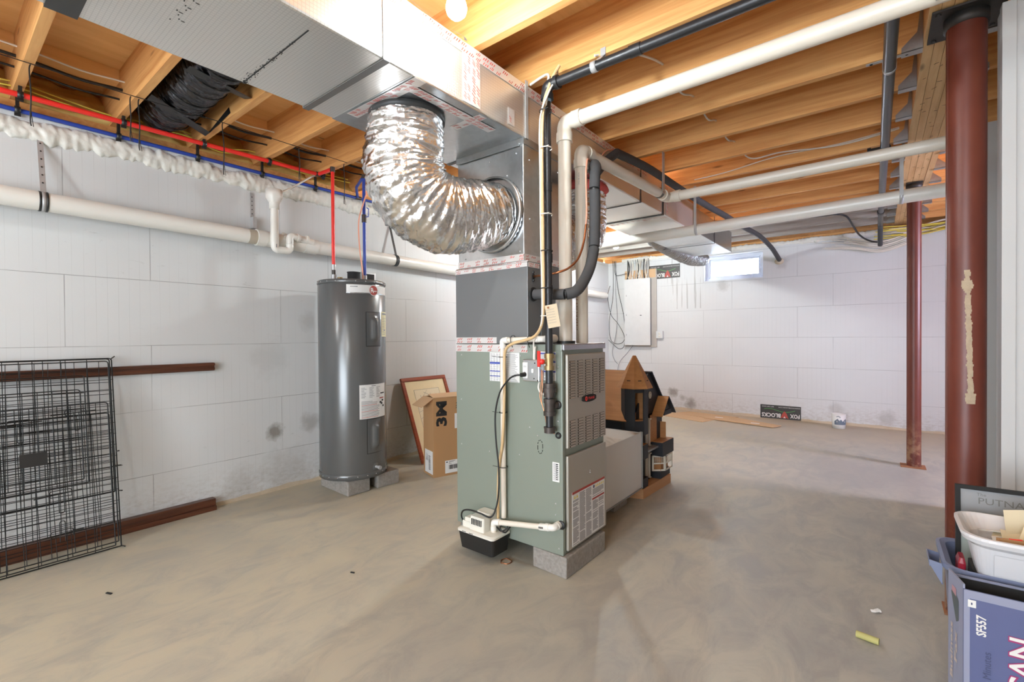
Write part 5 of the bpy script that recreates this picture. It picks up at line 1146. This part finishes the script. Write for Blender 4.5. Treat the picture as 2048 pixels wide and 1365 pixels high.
tc = (-1.372, 3.172); A0 = math.pi/8; RT = .094
m = MB(); loft(m, [hexring(tc,RT,.445,A0), hexring(tc,RT,.545,A0)]); m.box(-1.42,-1.375,3.14,3.25,.20,.445)
R8 = hexring(tc,RT,0,A0)
for i in range(8):
    a, b_ = R8[i], R8[(i+1) % 8]; mid = (a+b_)/2
    inn = (Vector((tc[0],tc[1],0))-mid).normalized()*.006
    if i != 6: m.obox(Vector((a.x,a.y,.545)), b_-a, inn, Vector((0,0,.235)))
    else:
        d_ = (b_-a); m.obox(Vector((a.x,a.y,.545)), d_*.10, inn, Vector((0,0,.235))); m.obox(Vector((b_.x,b_.y,.545)), -d_*.10, inn, Vector((0,0,.235))); m.obox(Vector((a.x,a.y,.745)), d_, inn, Vector((0,0,.035)))
m.build('turret', M['navy'], dh)
m = MB(); m.box(tc[0]-.05,tc[0]+.06,tc[1]+.02,tc[1]+.024,.545,.77); loft(m, [hexring(tc,.086,.546,A0), hexring(tc,.086,.550,A0)]); m.box(tc[0]+.02,tc[0]+.024,tc[1]-.08,tc[1]+.02,.55,.60); m.build('turret_lining', M['shingle'], dh)
m = MB(); loft(m, [hexring(tc,.128,.775,A0), hexring(tc,.122,.79,A0), hexring(tc,.014,1.0,A0), hexring(tc,.010,1.006,A0)]); m.build('turret_roof', M['shingle'], dh)
m = MB()
for i in (5, 6, 7):
    a, b_ = hexring(tc,.122,.793,A0)[i], hexring(tc,.122,.793,A0)[(i+1)%8]; md = (a+b_)/2; c2 = Vector((tc[0],tc[1],1.0)); p = md.lerp(c2, .17); o_ = (md-Vector((tc[0],tc[1],.793))).normalized()*.003
    m.obox(p+o_-(b_-a)*.13, (b_-a)*.26, (0,0,.005), o_)
m.build('roof_slots', M['dark'], dh)
m = MB(); e = .007
def slab(poly, off, mm): mm.prism([Vector(q) for q in poly], off)
slab([(-1.93,3.085,.535), (-1.395,3.085,.535), (-1.425,3.13,.585), (-1.425,3.378,.872), (-1.93,3.378,.872)], (0,-e,e), m); m.build('roof_slope', M['shingle'], dh)
m = MB(); slab([(-1.93,3.385,.872), (FXH+.02,3.385,.872), (FXH+.02,3.68,.585), (-1.93,3.68,.585)], (0,e,e), m); m.build('roof_slope', M['navy'], dh)
m = MB(); slab([(FXH,3.43,.535), (-1.262,3.43,.535), (-1.262,3.565,.672), (FXH,3.565,.672)], (0,-.005,.005), m); m.build('dormer_roof', M['shingle'], dh)
m = MB(); slab([(FXH,3.57,.672), (-1.262,3.57,.672), (-1.262,3.72,.530), (FXH,3.72,.530)], (0,.005,.005), m); m.prism([(-1.285,3.47,.535), (-1.285,3.67,.535), (-1.285,3.565,.655)], (-.012,0,0)); m.build('dormer_front', M['navy'], dh)
m = MB(); wc = (FXH+.0005,3.385,.700); m.lathe(wc, [(.019,.001), (.019,.006), (.027,.006), (.027,.001)], 24, 0, 'x'); m.lathe(wc, [(.011,.001),(.011,.004), (.014,.004),(.014,.001)], 16, 0, 'x')
for k in range(4):
    a = k*math.pi/4; m.tube([(wc[0]+.003,wc[1]-.02*math.cos(a),wc[2]-.02*math.sin(a)), (wc[0]+.003,wc[1]+.02*math.cos(a),wc[2]+.02*math.sin(a))], .0015, 5)
m.build('round_window', M['whitewood'], dh)
m = MB()
for (z0, z1) in ((.090,.262), (.330,.520)):
    for y in (3.292, 3.352): m.box(FXH-.01,FXH+.014,y,y+.012,z0,z1)
    m.box(FXH-.01,FXH+.020,3.345,3.375,z1,z1+.008); m.box(FXH-.01,FXH+.020,3.345,3.370,z0-.004,z0)
m.build('door_frames', M['whitewood'], dh)
m = MB()
def winface(p, u, wdt, z0, z1):
    p = Vector(p); u = Vector(u).normalized(); n_ = Vector((u.y,-u.x,0))
    m.obox(p+zz*z0, u*wdt, n_*-.006, zz*.012); m.obox(p+zz*(z1-.012), u*wdt, n_*-.006, zz*.012)
    for x in (0, wdt-.014): m.obox(p+u*x+zz*z0, u*.014, n_*-.006, zz*(z1-z0))
    m.obox(p+zz*((z0+z1)/2-.006)+n_*.001, u*wdt, n_*-.006, zz*.010)
    for i in range(1, 5): m.obox(p+u*(.014+(wdt-.028)*i/5)+zz*((z0+z1)/2), u*.0015, n_*-.003, zz*((z1-z0)/2))
    for i in range(1, 6): m.obox(p+zz*((z0+z1)/2+(z1-z0)/2*i/6), u*wdt, n_*-.003, zz*.0015)
winface((-1.335,3.405,0), (.075,.07,0), .105, .120, .238); winface((-1.258,3.478,0), (0,1,0), .150, .120, .238)
m.build('bay_window', M['whitewood'], dh)
m = MB(); m.box(FXH,-1.285,3.45,3.60,.121,.237); m.build('bay_inside', M['shingle'], dh)

# ================================================================== things along the back wall
def flat(name, pts, h, mat, label, cat, group=None, z=0):
    m = MB(); m.prism([Vector((x,y,z)) for x, y in pts], (0,0,h)); return m.build(name, mat, cat=cat, label=label, group=group)
flat('cardboard_sheet', [(-2.45,6.56), (-1.80,6.33), (-1.72,6.60), (-2.38,6.86)], .006, M['kraft_l'], 'flattened cardboard sheet nearest the doll house on the far floor', 'cardboard')
flat('cardboard_sheet', [(-2.35,6.84), (-1.83,6.68), (-1.50,6.98), (-2.20,7.10)], .006, M['kraft_l'], 'flattened cardboard sheet tucked against the back wall left of the others', 'cardboard')
flat('cardboard_sheet', [(-1.86,6.62), (-1.00,6.43), (-.93,6.60), (-1.58,6.92)], .008, M['kraft_l'], 'flattened cardboard sheet farthest right on the far floor', 'cardboard', z=.006)
m = MB(); m.box(-1.75,-1.65,6.74,6.78,.0141,.0147); m.box(-1.27,-1.17,6.56,6.60,.0141,.0147); m.build('paper_scraps', M['label'], cat='paper', label='small white paper labels on the right hand cardboard sheet')
cu = T('paper_cup', 'small white cup with blue grey print standing by the back wall', 'cup', (-.36, 6.90, 0))
m = MB(); m.lathe((-.36,6.90,0), [(.001,.001), (.066,.001), (.072,.09), (.073,.178), (.069,.178), (.062,.01), (.001,.008)], 32); m.build('cup_body', M['label'], cu)
m = MB(); vs = []
for i in range(9):
    a = math.radians(-125+i*14); vs += [(-.36+.0705*math.cos(a), 6.90+.0705*math.sin(a), .05), (-.36+.0735*math.cos(a), 6.90+.0735*math.sin(a), .09+.035*((i*37) % 5)/4)]
m.add(vs, [(2*i,2*i+2,2*i+3,2*i+1) for i in range(8)]); m.tube([(-.36-.02,6.90-.0725,.145), (-.36+.0,6.90-.074,.155), (-.36+.02,6.90-.0725,.14)], .004, 5); m.build('cup_print', pm('slate_print', (.13,.17,.22), .5), cu)
def sign(label, x0, x1, z0, z1, cut=0.0):
    t = T('printed_wall_sign', label, 'printed panel', ((x0+x1)/2, YB, z0)); y = YB-.0018; w_ = x1-x0; h = z1-z0
    m = MB(); m.box(x0, x1, y, YB+.0005, z0, z1); m.build('black_panel', M['label_blk'], t)
    # the panel is mounted upside down: lettering reads right to left, feet up
    ux_, uy_ = (-1,0,0), (0,0,-1); yy = y-.0006
    m = MB(); m.text('FOX', (x1-.03*w_, yy, z0+.42*h), ux_, uy_, w=.23*w_, h=.30*h, bold=.03)
    if not cut: m.text('BLOCKS', (x1-.49*w_, yy, z0+.40*h), ux_, uy_, w=.475*w_, h=.30*h, bold=.03); m.text('WWW.FOXBLOCKS.COM', (x1-.02*w_, yy, z0+.90*h), ux_, uy_, w=.52*w_, h=.07*h); m.text('877.369.2562', (x1-.66*w_, yy, z0+.90*h), ux_, uy_, w=.30*w_, h=.07*h)
    else: m.text('BLOC', (x1-.49*w_, yy, z0+.40*h), ux_, uy_, w=.30*w_, h=.30*h, bold=.03); m.text('WWW.FOXBLOCKS.COM', (x1-.02*w_, yy, z0+.90*h), ux_, uy_, w=.52*w_, h=.07*h); m.text('877.369.2562', (x1-.66*w_, yy, z0+.90*h), ux_, uy_, w=.30*w_, h=.07*h)
    m.build('panel_lettering', M['print_w'], t)
    m = MB(); 
    pts = [(x0+.10*w_+.76*w_*i/16, .60*h+.10*h*math.sin(i/16*math.pi*2+.5)) for i in range(17)]
    for (a, b_) in zip(pts, pts[1:]): m.quad((a[0],yy+.0002,z0+a[1]), (b_[0],yy+.0002,z0+b_[1]), (b_[0],yy+.0002,z0+b_[1]+.045*h), (a[0],yy+.0002,z0+a[1]+.045*h))
    m.build('green_swoosh', M['green'], t)
    m = MB(); cx_ = x0+.605*w_
    m.add([(cx_+dx*w_, yy-.0004, z0+dz*h) for dx, dz in ((-.10,.05), (-.055,.40), (0,.60), (.055,.40), (.10,.05), (.05,.12), (0,.05), (-.05,.12))], [(7,1,0), (7,6,5,3,2,1), (5,4,3)]); m.build('red_mark', M['foxred'], t)
    m = MB(); m.add([(cx_+dx*w_, yy-.0008, z0+dz*h) for dx, dz in ((-.03,.10), (.03,.10), (0,.22))], [(0,1,2)]); m.build('white_mark', M['print_w'], t)
    return t
sign('black upside down printed panel low on the back wall right of the cardboard sheets', -1.262, -.782, .004, .188)
sign('black upside down printed panel high on the back wall right of the electric panel', -2.84, -2.355, 2.035, 2.245, 1)
ep = T('breaker_box', 'large pale grey electric panel on a plywood board on the back wall', 'breaker box', (-3.0, 7.1, .97))
m = MB(); m.box(-3.245,-2.715,7.140,7.1595,.965,2.20); m.build('backing_board', pm('grey_plywood', (.42,.39,.35), .8, 0, .12, 8), ep)
m = MB(); m.box(-3.24,-2.73,7.136,7.1405,2.065,2.20); m.build('bare_plywood', M['kraft_l'], ep)
m = MB(); m.box(-3.215,-2.800,7.085,7.140,1.0,2.05); m.build('enclosure', M['boxgrey'], ep)
m = MB(); m.box(-3.222,-2.793,7.068,7.086,.995,2.056); m.box(-3.222,-2.793,7.066,7.068,1.05,1.055); m.build('cover', M['panelgrey'], ep, bevel=.004)
m = MB(); 
for (x, z) in ((-3.19,1.78), (-3.19,1.47), (-3.19,1.15)): m.box(x,x+.004,7.0655,7.0685,z,z+.025)
m.box(-2.96,-2.93,7.0655,7.0685,1.465,1.475); m.build('latch_marks', M['dark'], ep)
rnd = random.Random(11)
m = MB()
for i in range(20):
    x = -3.20+i*.020; mt = rnd.choice((0,1,1,2,0,1)); dx = rnd.uniform(-.04,.04)
    m.tube(smoothline([(x,7.11,2.05), (x+dx,7.12,2.14), (x+dx*1.5,7.125,2.25), (x+dx*.5,7.12,2.37)], 5), .0065 if mt != 2 else .009, 6, mt)
m.build('feed_cables', [M['cable'], pm('grey_cable', (.35,.34,.33), .5), M['black'], M['rust']], ep)
for i, pts in enumerate(([(-3.44,7.10,2.39), (-3.43,7.10,2.1), (-3.44,7.09,1.75), (-3.50,7.09,1.4), (-3.47,7.09,1.07), (-3.30,7.09,1.02), (-3.22,7.09,1.15), (-3.25,7.09,1.5), (-3.34,7.09,1.9), (-3.40,7.10,2.38)],
                 [(-3.49,7.10,1.98), (-3.53,7.09,1.8), (-3.47,7.09,1.5), (-3.35,7.09,1.35), (-3.24,7.09,1.15), (-3.24,7.09,.98), (-3.33,7.09,.93), (-3.45,7.09,1.02), (-3.52,7.09,1.08)],
                 [(-3.42,7.11,2.38), (-3.40,7.10,2.18), (-3.36,7.10,2.14), (-3.20,7.11,2.16)],
                 [(-3.38,7.10,2.38), (-3.385,7.09,1.9), (-3.36,7.09,1.5), (-3.38,7.09,1.2), (-3.45,7.09,.9), (-3.42,7.10,.75), (-3.36,7.10,.68)],
                 [(-3.10,7.12,.99), (-3.20,7.11,.86), (-3.32,7.10,.72), (-3.37,7.10,.55), (-3.40,7.10,.40)])):
    m = MB(); m.tube(smoothline(pts, 8), .0045, 6)
    m.build('loose_wire', M['black'] if i < 3 else M['ink'], cat='wire', label=['long loose black wire looping down left of the electric panel', 'coiled black wire end crossing below the long loop left of the panel', 'short black wire curving into the top left of the electric panel', 'thin grey wire hanging straight down left of the panel', 'thin grey wire trailing from under the electric panel'][i])
ow = T('wall_outlet', 'grey metal wall outlet box right of the electric panel board', 'outlet', (-2.66,7.13,1.10))
m = MB(); m.box(-2.715,-2.61,7.105,7.159,1.10,1.215); m.build('box', M['panelgrey'], ow, bevel=.006)
m = MB()
for z in (1.135,1.18): m.lathe((-2.662,7.1045,z), [(.001,-.002), (.015,-.002), (.016,0)], 14, 0, 'y')
m.build('sockets', M['whitewood'], ow)
m = MB(); m.sphere((-1.03,YB-.005,2.135), .055, 0, 16, 10, 1, .6, .8); m.build('foam_plug', pm('tan_foam_plug', (.50,.43,.32), .8, 0, .2, 30, .8, 40), cat='foam', label='tan spray foam plug where the black line enters the back wall')
m = MB(); rnd = random.Random(4)
for i in range(26):
    y = 7.00+rnd.random()*.12; z = 2.30+rnd.random()*.11; a = .38+rnd.random()*.2
    m.tube(smoothline([(.30-rnd.random()*.35,y,z-.05*rnd.random()), (a,y,z-.03), (a+.25,y-.03,z+.02*rnd.random()), (1.4,y-.05,z+.03)], 5), .006, 6, 0 if rnd.random() < .6 else 1)
m.build('cable_bundle', [M['yellow'], M['cable']], cat='cables', label='bundle of yellow and white cables at the top of the back wall between the columns', kind='stuff')
m = MB()
for i in range(12):
    z = 2.20+rnd.random()*.16; m.tube(smoothline([(-.55+rnd.random()*.3,7.10,z+.03), (-.2,7.09,z-.03*rnd.random()), (.05,7.09,z-.08), (.32,7.10,z)], 5), .0055, 6)
m.build('cable_bundle', M['cable'], cat='cables', label='tangle of white cables where the dark iron pipe meets the back wall', kind='stuff')

# small things on the floor
ck = MB(); ck.cyl((-.060,2.176,.013), (.008,2.166,.013), .0125, 8); ck.build('foam_plug', M['chalk'], cat='foam plug', label='short yellow foam stub lying on the floor in front of the boxes')
sc_ = MB(); rnd = random.Random(2)
for k in range(5): p = Vector((-.007+rnd.uniform(-.01,.01),2.415+rnd.uniform(-.01,.01),.001)); sc_.obox(p, (.014,.004*k-.006,.004), (-.004,.010,.003), (.001,0,.003))
sc_.build('paper_scrap', M['label'], cat='scrap', label='tiny crumpled white scrap on the floor beyond the yellow foam stub')
m = MB(); m.obox((-2.74,.50,.0), (.03,.012,0), (-.004,.008,0), (0,0,.004)); m.build('debris', M['dark'], cat='debris', label='tiny dark chip on the floor in front of the wire crate')
m = MB(); m.obox((-2.02,1.28,.0), (.02,.008,0), (-.004,.006,0), (0,0,.004)); m.build('debris', M['dark'], cat='debris', label='tiny dark chip on the floor left of the furnace')

# ================================================================== boxes and tubs at the right edge
bb = T('fax_machine_box', 'tall blue printed carton with white SF557 lettering at the right edge', 'box', (.35, 1.85, 0))
k0 = Vector((.188,1.752,0)); fu = Vector((.985,.03,0)).normalized(); fv = Vector((-.22,.975,0)).normalized(); KW, KD, KH, th = .46, .10, .45, .004
m = MB(); m.obox(k0, fu*KW, fv*th, zz*KH); m.build('front_wall', M['boxblue'], bb)
m = MB(); m.obox(k0+fv*th, fu*th, fv*(KD-th), zz*(KH+.012)); m.obox(k0+fu*(KW-th)+fv*th, fu*th, fv*(KD-th), zz*KH); m.obox(k0+fu*th+fv*(KD-th), fu*(KW-2*th), fv*th, zz*KH); m.obox(k0+fu*th+fv*th, fu*(KW-2*th), fv*(KD-2*th), zz*th); m.build('side_walls', M['boxpale'], bb)
m = MB(); m.obox(k0+fu*th+fv*(KD-2*th)+zz*.10, fu*(KW-2*th), fv*-.0015, zz*(KH-.105)); m.build('inside_shade', M['dark'], bb)  # near-black sheet imitating the shade inside the open carton
# printed pale edge strips
fn = Vector((fu.y,-fu.x,0))
def fp(a, z): return k0+fu*a+zz*z+fn*.0008
m = MB(); m.obox(fp(0,0), fu*.012, fn*.0003, zz*KH); m.obox(fp(.012,KH-.022), fu*(KW-.012), fn*.0003, zz*.022); m.obox(fp(0,0), fu*KW, fn*.0004, zz*.135); m.build('pale_border', M['boxpale'], bb)
m = MB(); m.text('SF557', fp(.044,.333)+fn*.0008, (0,0,1), -fu, w=.056, h=.020, m=0, bold=.03); m.obox(fp(.008,.405)+fn*.0004, fu*.016, fn*.0003, zz*.020, 0); m.build('model_lettering', M['print_w'], bb)
m = MB(); m.text('Minutes', fp(.053,.222)+fn*.0008, (0,0,1), -fu, w=.072, h=.016, m=0); m.obox(fp(.014,.412)+fn*.001, fu*.003, fn*.0003, zz*.006); m.build('small_lettering', M['navyink'], bb)
m = MB(); m.text('OFISCAN', fp(.1375,.054)+fn*.0006, (0,0,1), Vector((-fu.x,-fu.y,-.0)), w=.300, h=.054, m=0, bold=.06); m.text('OFISCAN', fp(.1360,.056)+fn*.0010, (0,0,1), -fu, w=.296, h=.050, m=1, bold=.012)
m.obox(fp(.115,.362)+fn*.0006, fu*.10, fn*.0003, zz*.04, 0)
m.build('brand_lettering', [M['magenta'], M['print_w']], bb)
sn = Vector((-fv.y, fv.x, 0)).normalized(); sn = sn if sn.x < 0 else -sn
def sp2(a, z): return k0+fv*a+zz*z+sn*.0008
m = MB(); m.add([sp2(.030,.40), sp2(.030,.345), sp2(.045,.335), sp2(.078,.405), sp2(.070,.425)], [(0,1,2,3,4)], 0); m.add([sp2(.045,.428)+sn*.0003, sp2(.045,.405)+sn*.0003, sp2(.074,.412)+sn*.0003, sp2(.072,.428)+sn*.0003], [(0,1,2,3)], 1)
m.text('Business', sp2(.066,.16)+sn*.0004, (0,0,1), fv, w=.16, h=.018, m=2, bold=.02); m.text('Fax', sp2(.038,.22)+sn*.0004, (0,0,1), fv, w=.09, h=.018, m=2, bold=.02)
m.build('side_print', [pm('slate_photo_print', (.07,.09,.10), .4), pm('rose_print', (.40,.22,.25), .5), pm('faint_print', (.50,.42,.36), .5)], bb)

to = T('storage_tote', 'blue grey plastic storage tote with side handle behind the blue carton', 'tote', (.40, 2.02, 0))
def ring(e, z, r_=.05): return rrect(.168-e, .64+e, 1.878-e*.2, 2.150+e, r_, z, 6)
m = MB(); loft(m, [ring(-.03,.0,.03), ring(-.012,.36,.04), ring(-.006,.428,.045), ring(.0,.430), ring(.010,.438), ring(.010,.452), ring(.002,.455), ring(-.012,.450,.045), ring(-.02,.40,.04), ring(-.036,.012,.03)], cap0=True, cap1=True)
m.build('tote_body', M['tote'], to)
m = MB(); m.prism([(.160,1.93,.375), (.134,1.93,.425), (.128,1.93,.446), (.160,1.93,.440)], (0,.004,0)); m.prism([(.160,2.02,.375), (.134,2.02,.425), (.128,2.02,.446), (.160,2.02,.440)], (0,.004,0)); m.obox((.128,1.93,.446), (.0035,0,0), (0,.094,0), (.002,0,-.021)); m.obox((.134,1.934,.425), (.026,0,-.05), (0,.086,0), (.003,0,.001))
m.build('handle', M['tote'], to, bevel=.002)
m = MB(); loft(m, [rrect(.225,.60,1.905,2.02,.01,.015), rrect(.225,.60,1.905,2.02,.01,.446)]); m.build('packed_carton', M['dark'], cat='box', label='dark packed carton inside the blue grey tote under the white tub')
tb = T('plastic_tub', 'white plastic tub full of papers on top of the blue grey tote', 'tub', (.40, 1.95, .447))
def tr_(x0, y0, x1, y1, z, r_): return rrect(x0, x1, y0, y1, r_, z, 7)
m = MB(); loft(m, [tr_(.233,1.882,.60,2.005,.447,.03), tr_(.214,1.832,.62,2.03,.545,.045), tr_(.210,1.825,.624,2.035,.548,.05), tr_(.196,1.800,.64,2.05,.562,.06), tr_(.191,1.792,.645,2.055,.575,.065), tr_(.191,1.792,.645,2.055,.583,.065), tr_(.199,1.80,.637,2.047,.584,.06), tr_(.222,1.838,.612,2.02,.54,.045), tr_(.238,1.888,.595,1.998,.456,.03)], smooth=False)
m.build('tub_body', M['tubw'], tb)
m = MB(); loft(m, [[Vector((.262,1.866,.462)), Vector((.575,1.866,.462)), Vector((.575,1.864,.466)), Vector((.262,1.864,.466))], [Vector((.258,1.838,.528)), Vector((.58,1.838,.528)), Vector((.58,1.836,.531)), Vector((.258,1.836,.531))]]); m.build('moulded_panel', M['tubw'], tb)
rnd = random.Random(8)
for i in range(11):
    m = MB(); x = .235+rnd.random()*.16; y = 1.86+rnd.random()*.12; a = rnd.uniform(-.5,.5); tl = rnd.uniform(-.3,.6); L_, w_ = rnd.uniform(.07,.16), rnd.uniform(.03,.07)
    d1 = Vector((math.cos(a),math.sin(a),rnd.uniform(-.1,.15)))*L_; d2 = Vector((-math.sin(a)*.6,math.cos(a)*.6,tl))*w_; o_ = Vector((x,y,.537+i*.003))
    m.obox(o_, d1, d2, (0,0,.0015)); kk = i % 4
    m.build('paper', [M['paper'], M['label'], M['kraft_l'], M['paper']][kk], cat='paper', group='papers in the white tub', label=['curled cream sheet','thin white slip','pale brown card','yellowed cream sheet','folded cream leaf','narrow white sheet','pale brown scrap','cream page corner','crumpled cream sheet','long white sheet','pale brown folded piece'][i]+f' in the white plastic tub, {ORD[i]} from the bottom of the pile')
m = MB(); m.obox((.262,1.84,.568), (.20,.06,.0), (.004,-.008,0), (0,0,.013)); m.build('wood_stick', M['kraft'], cat='stick', label='flat brown wooden strip lying across the papers in the white tub')
m = MB()
for i in range(9): m.obox(Vector((.300+i*.006,1.96+i*.004,.555)), (.045,.020,.004), (-.006,.004,.072-.003*(i % 3)), (.001,.001,0))
m.build('envelope_stack', M['paper'], cat='envelopes', label='stack of cream envelopes standing up in the white tub', kind='stuff')
m = MB(); m.obox((.286,1.846,.574), (.026,.003,.002), (.001,-.004,.006), (0,0,.003)); m.build('red_slip', M['red'], cat='paper', label='tiny red printed slip on the papers in the white tub')
ps = T('framed_poster', 'black framed grey poster reading The Putnam standing in the tote', 'poster', (.42, 2.10, .10))
q0 = Vector((.206,2.085,.148)); qx = Vector((.43,.035,0)); qz = Vector((0,.045,.500)); qn = Vector((.08,-.99,0))
m = MB(); fw = .012; ux2 = qx.normalized(); uz2 = qz.normalized(); Wd, Hg = qx.length, qz.length
for (a, w_, b_, h_) in ((0,Wd,0,fw), (0,Wd,Hg-fw,fw), (0,fw,fw,Hg-2*fw), (Wd-fw,fw,fw,Hg-2*fw)): m.obox(q0+ux2*a+uz2*b_, ux2*w_, uz2*h_, qn*.012)
m.build('frame', M['dark'], ps)
m = MB(); m.obox(q0+ux2*fw+uz2*fw, ux2*(Wd-2*fw), uz2*(Hg-2*fw), qn*.005); m.build('poster_sheet', M['postergrey'], ps)
m = MB(); m.text('The', q0+ux2*.052+uz2*(Hg-.031)+qn*.0056, ux2, uz2, h=.010); m.text('PUTNAM', q0+ux2*.056+uz2*(Hg-.056)+qn*.0056, ux2, uz2, w=.128, h=.020); m.text('COUNTY', q0+ux2*.198+uz2*(Hg-.056)+qn*.0056, ux2, uz2, w=.16, h=.0215); m.build('poster_lettering', M['posterink'], ps)
m = MB(); m.obox(q0+ux2*.013+uz2*(Hg-.26)+qn*.0052, ux2*.05, uz2*.115, qn*.0004); m.build('pale_print', M['palegreen'], ps)
m = MB(); loft(m, [rrect(.240,.262,1.925,1.985,.006,.443), rrect(.238,.264,1.92,1.985,.008,.49), rrect(.243,.260,1.925,1.98,.006,.505)]); 
m.build('red_stapler', M['maroon'], cat='stapler', label='dark red glossy plastic object standing in the tote beside the white tub') if False else None
ms = MB(); loft(ms, [rrect(.190,.206,1.890,1.945,.005,.40), rrect(.190,.208,1.885,1.945,.006,.47), rrect(.194,.205,1.89,1.94,.005,.485)]); ms.build('plastic_case', M['maroon'], cat='case', label='dark red glossy plastic case standing in the tote left of the white tub', bevel=.002)
